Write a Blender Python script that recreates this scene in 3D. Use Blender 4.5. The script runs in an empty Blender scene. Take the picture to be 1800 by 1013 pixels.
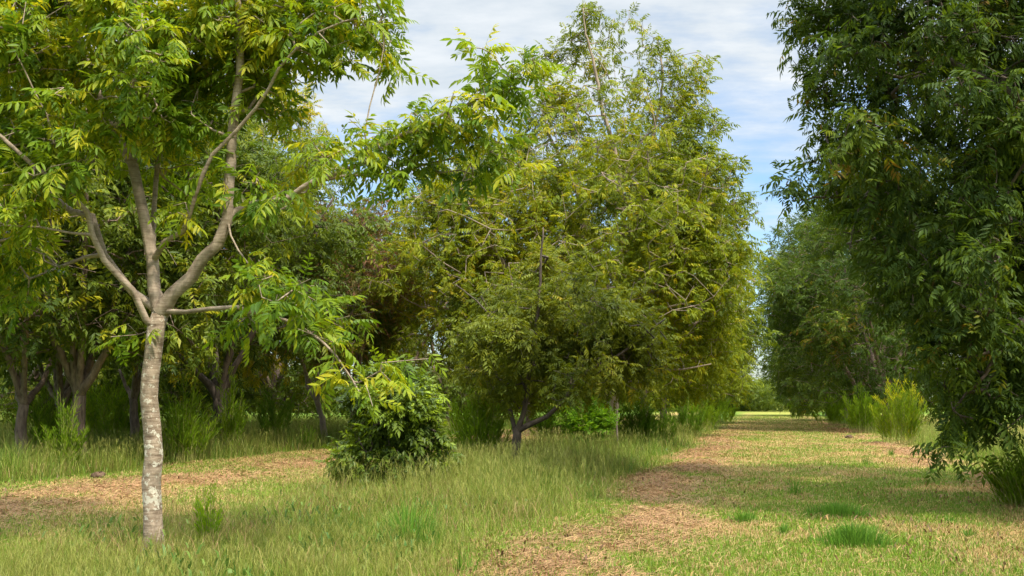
import bpy, math
import numpy as np
rng = np.random.default_rng(11)
R = math.radians
scn = bpy.context.scene
col = scn.collection

# ------------------------------------------------------------------ camera
W, H, F, HOR, CAM_H = 1800.0, 1013.0, 1750.0, 706.0, 1.6
PITCH = math.atan((HOR - H / 2) / F)
cam_d = bpy.data.cameras.new("camera")
cam_d.sensor_width = 36.0
cam_d.lens = F / W * 36.0
cam_d.clip_start = 0.1
cam_d.clip_end = 6000
cam = bpy.data.objects.new("camera", cam_d)
cam.location = (0, 0, CAM_H)
cam.rotation_euler = (math.pi / 2 + PITCH, 0, 0)
col.objects.link(cam)
scn.camera = cam

# ------------------------------------------------------------------ light
SUN_EL, SUN_AZ = R(54), R(138)      # azimuth clockwise from +Y (the view direction)
sd = np.array([math.sin(SUN_AZ) * math.cos(SUN_EL), math.cos(SUN_AZ) * math.cos(SUN_EL), math.sin(SUN_EL)])
sun_d = bpy.data.lights.new("sun", 'SUN')
sun_d.energy = 3.05
sun_d.angle = R(3.0)
sun_d.color = (1.0, 0.94, 0.84)
sun = bpy.data.objects.new("sun", sun_d)
from mathutils import Vector
sun.rotation_euler = Vector(-sd).to_track_quat('-Z', 'Y').to_euler()
sun.location = (30, -10, 40)
col.objects.link(sun)

world = bpy.data.worlds.new("World")
scn.world = world
world.use_nodes = True
wt = world.node_tree
wt.nodes.clear()


def nn(tree, kind, **kw):
    n = tree.nodes.new(kind)
    for k, v in kw.items():
        setattr(n, k, v)
    return n


def math_node(tree, op, a, b=None, clamp=False):
    n = nn(tree, 'ShaderNodeMath', operation=op, use_clamp=clamp)
    for i, v in enumerate((a, b)):
        if v is None:
            continue
        if isinstance(v, (int, float)):
            n.inputs[i].default_value = v
        else:
            tree.links.new(v, n.inputs[i])
    return n.outputs[0]


def ramp(tree, fac, stops):
    n = nn(tree, 'ShaderNodeValToRGB')
    e = n.color_ramp.elements
    while len(e) < len(stops):
        e.new(0.5)
    for i, (p, c) in enumerate(stops):
        e[i].position = p
        e[i].color = (*c, 1) if len(c) == 3 else c
    tree.links.new(fac, n.inputs[0])
    return n.outputs[0]


def mixcol(tree, fac, a, b, blend='MIX'):
    n = nn(tree, 'ShaderNodeMix', data_type='RGBA', blend_type=blend)
    for sock, v in ((n.inputs[0], fac), (n.inputs[6], a), (n.inputs[7], b)):
        if isinstance(v, (int, float)):
            sock.default_value = v
        elif isinstance(v, tuple):
            sock.default_value = (*v, 1)
        else:
            tree.links.new(v, sock)
    return n.outputs[2]


sky = nn(wt, 'ShaderNodeTexSky', sky_type='NISHITA', sun_disc=False)
sky.sun_elevation = SUN_EL
sky.sun_rotation = SUN_AZ
sky.air_density = 1.2
sky.dust_density = 1.2
sky.ozone_density = 2.0
tc = nn(wt, 'ShaderNodeTexCoord')
sep = nn(wt, 'ShaderNodeSeparateXYZ')
wt.links.new(tc.outputs['Generated'], sep.inputs[0])
zz = math_node(wt, 'ADD', math_node(wt, 'MAXIMUM', sep.outputs[2], 0.0), 0.10)
ux = math_node(wt, 'DIVIDE', sep.outputs[0], zz)
uy = math_node(wt, 'DIVIDE', sep.outputs[1], zz)
cmb = nn(wt, 'ShaderNodeCombineXYZ')
wt.links.new(math_node(wt, 'MULTIPLY', ux, 0.75), cmb.inputs[0])
wt.links.new(math_node(wt, 'MULTIPLY', uy, 1.25), cmb.inputs[1])
n1 = nn(wt, 'ShaderNodeTexNoise')
n1.inputs['Scale'].default_value = 1.3
n1.inputs['Detail'].default_value = 7
n1.inputs['Roughness'].default_value = 0.52
n1.inputs['Distortion'].default_value = 0.25
wt.links.new(cmb.outputs[0], n1.inputs['Vector'])
n2 = nn(wt, 'ShaderNodeTexNoise')
n2.inputs['Scale'].default_value = 5.0
n2.inputs['Detail'].default_value = 5
n2.inputs['Roughness'].default_value = 0.6
wt.links.new(cmb.outputs[0], n2.inputs['Vector'])
nsum = math_node(wt, 'ADD', math_node(wt, 'MULTIPLY', n1.outputs[0], 0.7), math_node(wt, 'MULTIPLY', n2.outputs[0], 0.3))
elev = math_node(wt, 'MULTIPLY', math_node(wt, 'SUBTRACT', sep.outputs[2], 0.26), 1.6)
nsum = math_node(wt, 'ADD', nsum, math_node(wt, 'MINIMUM', math_node(wt, 'MAXIMUM', elev, -0.20), 0.10))
cmask = ramp(wt, nsum, [(0.36, (0, 0, 0)), (0.60, (0.93, 0.93, 0.93))])
cshade = ramp(wt, n2.outputs[0], [(0.3, (1.85, 2.08, 2.27)), (0.7, (2.62, 2.72, 2.77))])
# unseen clouds overhead are boosted to add fill light to the shaded foliage
lift = nn(wt, 'ShaderNodeMapRange', interpolation_type='SMOOTHSTEP')
wt.links.new(sep.outputs[2], lift.inputs[0])
lift.inputs[1].default_value = 0.42
lift.inputs[2].default_value = 0.85
lift.inputs[3].default_value = 0.92
lift.inputs[4].default_value = 6.0
vs = nn(wt, 'ShaderNodeVectorMath', operation='SCALE')
wt.links.new(cshade, vs.inputs[0])
wt.links.new(lift.outputs[0], vs.inputs['Scale'])
skc = mixcol(wt, cmask, mixcol(wt, 1.0, sky.outputs[0], (0.46, 0.52, 0.58), 'MULTIPLY'), vs.outputs[0])
bg = nn(wt, 'ShaderNodeBackground')
bg.inputs[1].default_value = 0.15
wt.links.new(skc, bg.inputs[0])
wo = nn(wt, 'ShaderNodeOutputWorld')
wt.links.new(bg.outputs[0], wo.inputs[0])

scn.view_settings.view_transform = 'Standard'
scn.view_settings.look = 'None'
scn.view_settings.gamma = 1.0
scn.view_settings.exposure = 1.40
scn.cycles.max_bounces = 12
scn.cycles.diffuse_bounces = 6
scn.cycles.glossy_bounces = 2
scn.cycles.transmission_bounces = 8
scn.cycles.transparent_max_bounces = 4
scn.cycles.sample_clamp_indirect = 8.0
scn.cycles.use_denoising = True
try:
    scn.cycles.denoiser = 'OPENIMAGEDENOISE'
    scn.cycles.denoising_input_passes = 'RGB_ALBEDO_NORMAL'
except Exception:
    pass

# ------------------------------------------------------------------ photograph -> world measurements
CP, SP = math.cos(PITCH), math.sin(PITCH)
SLOPE = (1345 - 900) / F * CP        # direction of the lane


def P(px, py, Y):
    u, v = (px - W / 2) / F, (H / 2 - py) / F
    d = np.array([u, CP - v * SP, SP + v * CP])
    return d * (Y / d[1]) + np.array([0, 0, CAM_H])


def PX(px, Y, z=0.0):
    """ground position seen under column px at depth Y"""
    v = -math.tan(PITCH)
    x = (px - W / 2) / F * Y / (CP - v * SP)
    return np.array([x, Y, z])


def lane(off, Y):
    return np.array([off + SLOPE * Y, Y, 0.0])


# ------------------------------------------------------------------ materials
def new_mat(name):
    m = bpy.data.materials.new(name)
    m.use_nodes = True
    m.node_tree.nodes.clear()
    return m, m.node_tree


def leaf_mat(name, stops, trans=0.4, rough=0.42, tmul=(1.5, 1.35, 0.5), spec=0.25, back=None):
    m, t = new_mat(name)
    a = nn(t, 'ShaderNodeAttribute', attribute_name='tone')
    g = nn(t, 'ShaderNodeNewGeometry')
    f = math_node(t, 'ADD', a.outputs['Fac'], math_node(t, 'MULTIPLY', math_node(t, 'SUBTRACT', g.outputs['Random Per Island'], 0.5), 0.28), True)
    c = ramp(t, f, stops)
    tcn = nn(t, 'ShaderNodeTexCoord')
    no = nn(t, 'ShaderNodeTexNoise')
    no.inputs['Scale'].default_value = 22
    no.inputs['Detail'].default_value = 3
    t.links.new(tcn.outputs['Object'], no.inputs['Vector'])
    c = mixcol(t, 0.5, c, ramp(t, no.outputs[0], [(0.3, (0.6, 0.6, 0.6)), (0.7, (1.35, 1.3, 1.1))]), 'MULTIPLY')
    p = nn(t, 'ShaderNodeBsdfPrincipled')
    p.inputs['Roughness'].default_value = rough + 0.06
    p.inputs['Specular IOR Level'].default_value = spec * 0.6
    t.links.new(c, p.inputs['Base Color'])
    tr = nn(t, 'ShaderNodeBsdfTranslucent')
    t.links.new(mixcol(t, 1.0, c, tmul, 'MULTIPLY'), tr.inputs[0])
    mx = nn(t, 'ShaderNodeMixShader')
    mx.inputs[0].default_value = trans + 0.06
    t.links.new(p.outputs[0], mx.inputs[1])
    t.links.new(tr.outputs[0], mx.inputs[2])
    o = nn(t, 'ShaderNodeOutputMaterial')
    t.links.new(mx.outputs[0], o.inputs[0])
    return m


def col_mat(name, trans=0.3, rough=0.6):
    """blades whose own colour is stored per blade"""
    m, t = new_mat(name)
    a = nn(t, 'ShaderNodeAttribute', attribute_name='col')
    p = nn(t, 'ShaderNodeBsdfPrincipled')
    p.inputs['Roughness'].default_value = rough
    p.inputs['Specular IOR Level'].default_value = 0.25
    t.links.new(a.outputs['Color'], p.inputs['Base Color'])
    tr = nn(t, 'ShaderNodeBsdfTranslucent')
    t.links.new(a.outputs['Color'], tr.inputs[0])
    mx = nn(t, 'ShaderNodeMixShader')
    mx.inputs[0].default_value = trans
    t.links.new(p.outputs[0], mx.inputs[1])
    t.links.new(tr.outputs[0], mx.inputs[2])
    o = nn(t, 'ShaderNodeOutputMaterial')
    t.links.new(mx.outputs[0], o.inputs[0])
    return m


def bark_mat(name, dark, light, scale=9.0, stretch=0.35, lichen=0.0, bump=0.5, rings=0.0):
    m, t = new_mat(name)
    tcn = nn(t, 'ShaderNodeTexCoord')
    mp = nn(t, 'ShaderNodeMapping')
    mp.inputs['Scale'].default_value = (1, 1, stretch)
    t.links.new(tcn.outputs['Object'], mp.inputs[0])
    n1 = nn(t, 'ShaderNodeTexNoise')
    n1.inputs['Scale'].default_value = scale
    n1.inputs['Detail'].default_value = 8
    n1.inputs['Roughness'].default_value = 0.65
    t.links.new(mp.outputs[0], n1.inputs['Vector'])
    c = ramp(t, n1.outputs[0], [(0.30, dark), (0.62, light)])
    h = n1.outputs[0]
    if rings:
        mp2 = nn(t, 'ShaderNodeMapping')
        mp2.inputs['Scale'].default_value = (7, 7, 60)
        t.links.new(tcn.outputs['Object'], mp2.inputs[0])
        n2 = nn(t, 'ShaderNodeTexNoise')
        n2.inputs['Scale'].default_value = 1.0
        n2.inputs['Detail'].default_value = 4
        t.links.new(mp2.outputs[0], n2.inputs['Vector'])
        c = mixcol(t, rings, c, ramp(t, n2.outputs[0], [(0.36, (0.45, 0.38, 0.32)), (0.56, (1, 1, 1))]), 'MULTIPLY')
        mp3 = nn(t, 'ShaderNodeMapping')
        mp3.inputs['Scale'].default_value = (3, 3, 14)
        t.links.new(tcn.outputs['Object'], mp3.inputs[0])
        n4 = nn(t, 'ShaderNodeTexNoise')
        n4.inputs['Scale'].default_value = 1.0
        n4.inputs['Detail'].default_value = 6
        t.links.new(mp3.outputs[0], n4.inputs['Vector'])
        c = mixcol(t, rings, c, ramp(t, n4.outputs[0], [(0.33, (0.35, 0.30, 0.27)), (0.42, (1, 1, 1))]), 'MULTIPLY')
        h = math_node(t, 'ADD', n1.outputs[0], n4.outputs[0])
    if lichen:
        sepz = nn(t, 'ShaderNodeSeparateXYZ')
        t.links.new(tcn.outputs['Object'], sepz.inputs[0])
        n3 = nn(t, 'ShaderNodeTexNoise')
        n3.inputs['Scale'].default_value = 17
        n3.inputs['Detail'].default_value = 5
        n3.inputs['Roughness'].default_value = 0.7
        t.links.new(tcn.outputs['Object'], n3.inputs['Vector'])
        band = ramp(t, math_node(t, 'DIVIDE', sepz.outputs[2], 3.0), [(0.05, (0, 0, 0)), (0.155, (0, 0, 0)), (0.205, (1, 1, 1)), (0.23, (0.25, 0.25, 0.25)), (0.36, (0.30, 0.30, 0.30)), (0.55, (0, 0, 0))])
        k = math_node(t, 'ADD', n3.outputs[0], math_node(t, 'MULTIPLY', band, 0.15))
        f = ramp(t, k, [(0.585, (0, 0, 0)), (0.615, (1, 1, 1))])
        c = mixcol(t, math_node(t, 'MULTIPLY', f, lichen), c, (0.52, 0.49, 0.38))
    p = nn(t, 'ShaderNodeBsdfPrincipled')
    p.inputs['Roughness'].default_value = 0.85
    p.inputs['Specular IOR Level'].default_value = 0.2
    t.links.new(c, p.inputs['Base Color'])
    b = nn(t, 'ShaderNodeBump')
    b.inputs['Strength'].default_value = bump
    b.inputs['Distance'].default_value = 0.02
    t.links.new(h, b.inputs['Height'])
    t.links.new(b.outputs[0], p.inputs['Normal'])
    o = nn(t, 'ShaderNodeOutputMaterial')
    t.links.new(p.outputs[0], o.inputs[0])
    return m


M = {}
M['leaf_young'] = leaf_mat('young_leaf', [(0.0, (0.045, 0.095, 0.010)), (0.38, (0.105, 0.180, 0.012)), (0.72, (0.190, 0.255, 0.014)), (1.0, (0.34, 0.32, 0.015))], 0.42, 0.40)
M['leaf_yellow'] = leaf_mat('yellowing_leaf', [(0.0, (0.048, 0.080, 0.007)), (0.40, (0.126, 0.168, 0.008)), (0.74, (0.205, 0.232, 0.009)), (1.0, (0.34, 0.27, 0.018))], 0.36, 0.5)
M['leaf_olive'] = leaf_mat('olive_leaf', [(0.0, (0.048, 0.072, 0.008)), (0.45, (0.105, 0.130, 0.009)), (0.82, (0.17, 0.182, 0.011)), (1.0, (0.28, 0.21, 0.03))], 0.34, 0.5)
M['leaf_dark'] = leaf_mat('dark_leaf', [(0.0, (0.027, 0.054, 0.010)), (0.5, (0.056, 0.094, 0.012)), (0.86, (0.098, 0.140, 0.015)), (0.95, (0.16, 0.18, 0.016)), (1.0, (0.23, 0.15, 0.03))], 0.36, 0.5, spec=0.2)
M['leaf_green'] = leaf_mat('green_leaf', [(0.0, (0.040, 0.070, 0.011)), (0.5, (0.085, 0.125, 0.013)), (0.85, (0.14, 0.175, 0.015)), (1.0, (0.27, 0.26, 0.016))], 0.36, 0.42)
M['leaf_red'] = leaf_mat('maroon_leaf', [(0.0, (0.07, 0.085, 0.016)), (0.40, (0.12, 0.10, 0.025)), (0.65, (0.17, 0.092, 0.048)), (1.0, (0.24, 0.125, 0.08))], 0.3, 0.6)
M['leaf_bush'] = leaf_mat('bush_leaf', [(0.0, (0.032, 0.058, 0.009)), (0.5, (0.065, 0.105, 0.011)), (0.85, (0.125, 0.175, 0.013)), (1.0, (0.23, 0.32, 0.015))], 0.30, 0.42, spec=0.35)
M['leaf_bright'] = leaf_mat('bright_leaf', [(0.0, (0.05, 0.12, 0.012)), (0.5, (0.09, 0.20, 0.012)), (1.0, (0.16, 0.27, 0.014))], 0.42, 0.45)
M['bark_young'] = bark_mat('young_bark', (0.15, 0.110, 0.074), (0.315, 0.245, 0.170), 11, 0.6, lichen=0.65, bump=0.9, rings=0.65)
M['bark_limb'] = bark_mat('limb_bark', (0.16, 0.120, 0.082), (0.31, 0.245, 0.175), 9, 0.6, bump=0.6, rings=0.5)
M['bark_old'] = bark_mat('old_bark', (0.055, 0.038, 0.028), (0.22, 0.155, 0.115), 12, 0.25, bump=1.0)
M['bark_dark'] = bark_mat('dark_bark', (0.030, 0.022, 0.017), (0.10, 0.075, 0.055), 12, 0.3, bump=0.7)
M['bark_pale'] = bark_mat('pale_bark', (0.14, 0.105, 0.08), (0.30, 0.23, 0.165), 10, 0.35, bump=0.6)
M['clod'] = bark_mat('cuttings_clod', (0.035, 0.022, 0.014), (0.13, 0.08, 0.045), 30, 1.0, bump=1.0)
M['blade'] = col_mat('grass_blade', 0.35, 0.55)
M['straw'] = col_mat('dry_straw', 0.15, 0.7)
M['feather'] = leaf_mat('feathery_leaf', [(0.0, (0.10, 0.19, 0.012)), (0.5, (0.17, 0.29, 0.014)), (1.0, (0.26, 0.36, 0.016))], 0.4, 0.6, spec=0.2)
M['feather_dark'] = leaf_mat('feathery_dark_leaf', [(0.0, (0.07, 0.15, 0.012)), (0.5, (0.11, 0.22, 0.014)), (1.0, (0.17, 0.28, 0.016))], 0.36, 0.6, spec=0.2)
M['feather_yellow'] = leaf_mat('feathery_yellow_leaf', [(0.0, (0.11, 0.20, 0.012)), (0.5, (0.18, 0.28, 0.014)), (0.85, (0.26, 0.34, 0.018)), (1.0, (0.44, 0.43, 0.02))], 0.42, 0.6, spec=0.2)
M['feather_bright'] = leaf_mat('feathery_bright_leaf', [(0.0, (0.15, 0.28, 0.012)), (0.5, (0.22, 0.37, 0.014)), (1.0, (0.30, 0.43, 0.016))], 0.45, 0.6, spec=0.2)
M['flower'] = leaf_mat('yellow_flower', [(0.0, (0.30, 0.33, 0.02)), (1.0, (0.50, 0.44, 0.03))], 0.3, 0.7, spec=0.1)
M['stem'] = bark_mat('weed_stem', (0.16, 0.17, 0.04), (0.30, 0.28, 0.08), 12, 0.3, bump=0.1)


# ------------------------------------------------------------------ mesh helpers
def link_mesh(name, V, T, mat, parent=None, attrs=None, smooth=False):
    """triangles only"""
    me = bpy.data.meshes.new(name)
    V = np.ascontiguousarray(V, np.float32)
    T = np.ascontiguousarray(T, np.int32)
    me.vertices.add(len(V))
    me.vertices.foreach_set('co', V.ravel())
    me.loops.add(T.size)
    me.loops.foreach_set('vertex_index', T.ravel())
    me.polygons.add(len(T))
    me.polygons.foreach_set('loop_start', np.arange(0, T.size, 3, dtype=np.int32))
    me.polygons.foreach_set('loop_total', np.full(len(T), 3, np.int32))
    if smooth:
        me.polygons.foreach_set('use_smooth', np.ones(len(T), bool))
    for k, (kind, a) in (attrs or {}).items():
        at = me.attributes.new(k, kind, 'POINT')
        if kind == 'FLOAT':
            at.data.foreach_set('value', np.ascontiguousarray(a, np.float32))
        else:
            c4 = np.ones((len(a), 4), np.float32)
            c4[:, :3] = a
            at.data.foreach_set('color', c4.ravel())
    me.update()
    me.materials.append(mat)
    o = bpy.data.objects.new(name, me)
    col.objects.link(o)
    if parent:
        o.parent = parent
    return o


def thing(name, label, cat, loc, group=None):
    o = bpy.data.objects.new(name, None)
    o.empty_display_size = 0.3
    col.objects.link(o)
    o.location = loc
    o['label'] = label
    o['category'] = cat
    if group:
        o['group'] = group
    return o


def copy_thing(src, loc, rz, sc, label, group=None):
    r = src.copy()
    col.objects.link(r)
    r.location = loc
    r.rotation_euler = (0, 0, rz)
    r.scale = (sc, sc, sc) if isinstance(sc, (int, float)) else sc
    r['label'] = label
    if group:
        r['group'] = group
    for ch in list(src.children):
        c = ch.copy()
        col.objects.link(c)
        c.parent = r
    return r


def unit(a):
    return a / np.maximum(np.linalg.norm(a, axis=-1, keepdims=True), 1e-9)


def catmull(pts, step):
    pts = np.asarray(pts, float)
    if len(pts) < 3:
        n = max(2, int(np.linalg.norm(pts[1] - pts[0]) / step) + 1)
        return pts[0] + (pts[1] - pts[0]) * np.linspace(0, 1, n)[:, None]
    p = np.vstack([2 * pts[0] - pts[1], pts, 2 * pts[-1] - pts[-2]])
    out = []
    for i in range(1, len(p) - 2):
        d = np.linalg.norm(p[i + 1] - p[i])
        n = max(1, int(d / step))
        t = (np.arange(n) / n)[:, None]
        out.append(0.5 * (2 * p[i] + (p[i + 1] - p[i - 1]) * t + (2 * p[i - 1] - 5 * p[i] + 4 * p[i + 1] - p[i + 2]) * t ** 2 + (3 * p[i] - p[i - 1] - 3 * p[i + 1] + p[i + 2]) * t ** 3))
    out.append(p[-2][None])
    return np.vstack(out)


def tube(pts, rad, ns=10, wob=0.06):
    pts = np.asarray(pts, float)
    n = len(pts)
    tan = unit(np.gradient(pts, axis=0))
    ref = np.array([0.0, 1.0, 0.0]) if abs(tan[0][1]) < 0.8 else np.array([1.0, 0, 0])
    V = []
    u = unit(np.cross(tan[0], ref))
    ang = np.arange(ns) / ns * 2 * math.pi
    for i in range(n):
        u = unit(u - tan[i] * np.dot(u, tan[i]))
        v = np.cross(tan[i], u)
        rr = rad[i] * (1 + wob * rng.normal(size=ns))
        V.append(pts[i] + (np.cos(ang) * rr)[:, None] * u + (np.sin(ang) * rr)[:, None] * v)
    V.append((pts[-1] + tan[-1] * rad[-1] * 0.5)[None])
    V = np.vstack(V)
    T = []
    for i in range(n - 1):
        a = i * ns + np.arange(ns)
        b = i * ns + (np.arange(ns) + 1) % ns
        T.append(np.stack([a, b, b + ns], 1))
        T.append(np.stack([a, b + ns, a + ns], 1))
    a = (n - 1) * ns + np.arange(ns)
    b = (n - 1) * ns + (np.arange(ns) + 1) % ns
    T.append(np.stack([a, b, np.full(ns, n * ns)], 1))
    return V, np.vstack(T)


def prisms(A, B, ra, rb, ns=4):
    """many short straight tapered twigs at once"""
    d = unit(B - A)
    ref = np.where(np.abs(d[:, 2:3]) < 0.8, np.array([[0, 0, 1.0]]), np.array([[1.0, 0, 0]]))
    u = unit(np.cross(d, ref))
    v = np.cross(d, u)
    V = []
    for k in range(ns):
        a = 2 * math.pi * k / ns
        w = math.cos(a) * u + math.sin(a) * v
        V.append(A + w * ra[:, None])
        V.append(B + w * rb[:, None])
    V = np.stack(V, 1)           # n, 2ns, 3
    n = len(A)
    t = []
    for k in range(ns):
        k2 = (k + 1) % ns
        t += [(2 * k, 2 * k2, 2 * k2 + 1), (2 * k, 2 * k2 + 1, 2 * k + 1)]
    T = (np.arange(n) * 2 * ns)[:, None, None] + np.array(t)[None]
    return V.reshape(-1, 3), T.reshape(-1, 3)


# ------------------------------------------------------------------ leaves
def leaf_tpl(pairs, L, ll, lw, hi, hang, droop, r):
    V, T = [], []
    nv = 0

    def rach(t):
        return np.array([L * (t - 0.2 * droop * t * t), 0.02 * L * math.sin(5 * t), -droop * L * t * t])

    spots = []
    for i in range(pairs):
        t = 0.22 + 0.72 * i / max(1, pairs - 1)
        for s in (-1, 1):
            spots.append((t + r.normal() * 0.012, s, 0.72 + 0.36 * math.sin(math.pi * (0.15 + 0.8 * t))))
    spots.append((1.0, 0, 1.0))
    for t, s, k in spots:
        if r.random() < 0.07:
            continue
        k = k * (0.8 + 0.35 * r.random())
        b = rach(t)
        tan = unit(rach(min(1.0, t) + 0.01) - rach(t - 0.02))
        if s == 0:
            d = unit(tan + np.array([0, r.normal() * 0.15, -0.25 * hang]))
            w = np.array([0, 1.0, 0])
        else:
            a = R(58 + r.normal() * 9)
            d = unit(math.cos(a) * tan + math.sin(a) * s * np.array([0, 1.0, 0]) + np.array([0, 0, -hang * (0.8 + 0.5 * r.random())]))
            w = unit(tan - d * np.dot(tan, d))
        w = unit(w - d * np.dot(w, d))
        nrm = unit(np.cross(d, w)) * (1 if s >= 0 else -1)
        if nrm[2] < 0:
            nrm = -nrm
        roll = r.normal() * 0.35
        w, nrm = w * math.cos(roll) + nrm * math.sin(roll), nrm * math.cos(roll) - w * math.sin(roll)
        l, wd = ll * k * (0.9 + 0.2 * r.random()), lw * k
        curl = 0.16 + 0.12 * r.random()
        falc = 0.10 * (0.5 + r.random())

        def pt(x, y, fold=0.0):
            return b + d * l * x + w * (wd * y - 0 * falc) - np.array([0, 0, 1]) * l * curl * x * x + nrm * fold * wd
        if hi:
            vs = [pt(0, 0), pt(.30, .42, .16), pt(.30, 0), pt(.30, -.42, .16), pt(.66, .40, .16), pt(.66, 0), pt(.66, -.40, .16), pt(1.0, 0)]
            ts = [(0, 1, 2), (0, 2, 3), (1, 4, 5), (1, 5, 2), (3, 2, 5), (3, 5, 6), (4, 7, 5), (6, 5, 7)]
        else:
            vs = [pt(0, 0), pt(.42, .5, .16), pt(1.0, 0), pt(.42, -.5, .16)]
            ts = [(0, 1, 2), (0, 2, 3)]
        V += vs
        T += [tuple(nv + i for i in q) for q in ts]
        nv += len(vs)
    if hi:
        for i in range(4):
            p0, p1 = rach(i / 4), rach((i + 1) / 4)
            e = np.array([0, 0.0035, 0])
            V += [p0 - e, p0 + e, p1 + e, p1 - e]
            T += [(nv, nv + 1, nv + 2), (nv, nv + 2, nv + 3)]
            nv += 4
    return np.array(V), np.array(T)


tr_ = np.random.default_rng(5)
TPL = {
    'hi': [leaf_tpl(p, 0.34, 0.125, 0.044, True, 0.45, 0.15 + 0.35 * tr_.random(), tr_) for p in (5, 6, 5, 4, 5, 6, 3, 5, 6, 4)],
    'mid': [leaf_tpl(p, 0.34, 0.130, 0.042, False, h, 0.1 + 0.4 * tr_.random(), tr_) for p, h in ((5, .3), (6, .7), (5, .5), (5, .1), (4, .9))],
    'low': [leaf_tpl(p, 0.34, 0.140, 0.054, False, h, 0.1 + 0.35 * tr_.random(), tr_) for p, h in ((4, .5), (4, .2), (3, .8), (4, 0.))],
    'bush': [leaf_tpl(p, 0.20, 0.085, 0.040, False, 0.25, 0.15 + 0.2 * tr_.random(), tr_) for p in (4, 5, 4)],
    'sprig': [leaf_tpl(p, 0.22, 0.065, 0.030, False, -0.15, 0.05, tr_) for p in (6, 5, 6)],
}


def place_leaves(tpls, pos, xd, scale, tone, rollsd=0.35):
    n = len(pos)
    up = np.array([0, 0, 1.0]) + rollsd * rng.normal(size=(n, 3))
    X = unit(xd)
    Yv = unit(np.cross(up, X))
    Z = np.cross(X, Yv)
    Rm = np.stack([X, Yv, Z], 2) * scale[:, None, None]
    which = rng.integers(len(tpls), size=n)
    Vs, Ts, to, off = [], [], [], 0
    for k, (v, t) in enumerate(tpls):
        idx = np.nonzero(which == k)[0]
        if not len(idx):
            continue
        vv = np.einsum('nij,vj->nvi', Rm[idx], v) + pos[idx][:, None]
        Vs.append(vv.reshape(-1, 3))
        Ts.append((off + np.arange(len(idx))[:, None, None] * len(v) + t[None]).reshape(-1, 3))
        to.append(np.repeat(tone[idx], len(v)))
        off += len(idx) * len(v)
    return np.vstack(Vs), np.vstack(Ts), np.concatenate(to)


# ------------------------------------------------------------------ skeletons
class Skel:
    def __init__(self):
        self.pos, self.par, self.fix, self.limbs = [], [], [], []

    def limb(self, pts, r0, r1, step=0.2, attach=True, wob=0.012, pw=0.8):
        pts = np.asarray(pts, float)
        start = -1
        if attach and self.pos:
            A = np.array(self.pos)
            start = int(np.argmin(np.linalg.norm(A - pts[0], axis=1)))
            pts = np.vstack([A[start][None], pts[1:] if np.linalg.norm(A[start] - pts[0]) < 0.5 else pts])
        c = catmull(pts, step)
        c[1:-1] += rng.normal(size=c[1:-1].shape) * wob
        n = len(c)
        rad = r1 + (r0 - r1) * (1 - np.linspace(0, 1, n)) ** pw
        ids = []
        for i in range(n):
            if i == 0 and start >= 0:
                ids.append(start)
                continue
            self.pos.append(c[i])
            self.par.append(ids[-1] if ids else -1)
            self.fix.append(rad[i])
            ids.append(len(self.pos) - 1)
        self.limbs.append((c, rad))
        return self

    def grow(self, anchors, step=0.35, sag=0.0, jit=0.12, rise=0.12):
        base = np.array(self.pos)
        D = np.array([np.min(((base - a) ** 2).sum(1)) for a in anchors])
        order = np.argsort(D)
        cap = len(base) + len(anchors) * 14
        arr = np.zeros((cap, 3))
        arr[:len(base)] = base
        n = len(base)
        tips = np.zeros(len(anchors), int)
        zmax = np.zeros(cap)
        for i in order:
            a = anchors[i]
            d2 = arr[:n] - a
            dd = np.sqrt((d2 ** 2).sum(1)) + 0.35 * np.maximum(0, d2[:, 2])
            j = int(np.argmin(dd))
            vec = a - arr[j]
            L = np.linalg.norm(vec)
            bow = np.cross(vec, rng.normal(size=3))
            bow = bow / max(1e-6, np.linalg.norm(bow)) * L * 0.14
            k = min(12, max(1, int(L / step)))
            prev = j
            for q in range(1, k + 1):
                t = q / k
                p = arr[j] + vec * t
                if q < k:
                    p = p + rng.normal(size=3) * jit * step + np.array([0, 0, rise * L * t * (1 - t) * 2]) + bow * math.sin(math.pi * t)
                arr[n] = p
                self.pos.append(p)
                self.par.append(prev)
                self.fix.append(0.0)
                prev = n
                n += 1
            tips[i] = prev
        return tips

    def radii(self, r0, tips, ex=0.45):
        n = len(self.pos)
        w = np.zeros(n)
        w[tips] += 1
        for i in range(n - 1, -1, -1):
            if w[i] == 0:
                w[i] = 1
            if self.par[i] >= 0:
                w[self.par[i]] += w[i]
        r = r0 * w ** ex
        fx = np.array(self.fix)
        par = np.array(self.par)
        r = np.where(fx > 0, fx, r)
        ok = (fx == 0) & (par >= 0)
        r[ok] = np.minimum(r[ok], r[par[ok]] * 0.92 + 0.0005) if ok.any() else r[ok]
        return r


def lump_points(lumps, n, skew=0.45):
    lumps = np.asarray(lumps, float)
    w = lumps[:, 5] * lumps[:, 3] ** 2 * lumps[:, 4]
    idx = rng.choice(len(lumps), size=n, p=w / w.sum())
    d = unit(rng.normal(size=(n, 3)))
    rr = rng.random(n) ** skew
    p = d * rr[:, None]
    return lumps[idx, :3] + p * 1.22 * lumps[idx][:, [3, 3, 4]], idx


def PL(px, py, r, Y, w=1.0, sq=0.85):
    """one clump of the crown measured in the photograph: centre, radius in pixels, depth"""
    c = P(px, py, Y)
    rm = r / F * Y
    return (c[0], c[1], c[2], rm, rm * sq, w)


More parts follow.
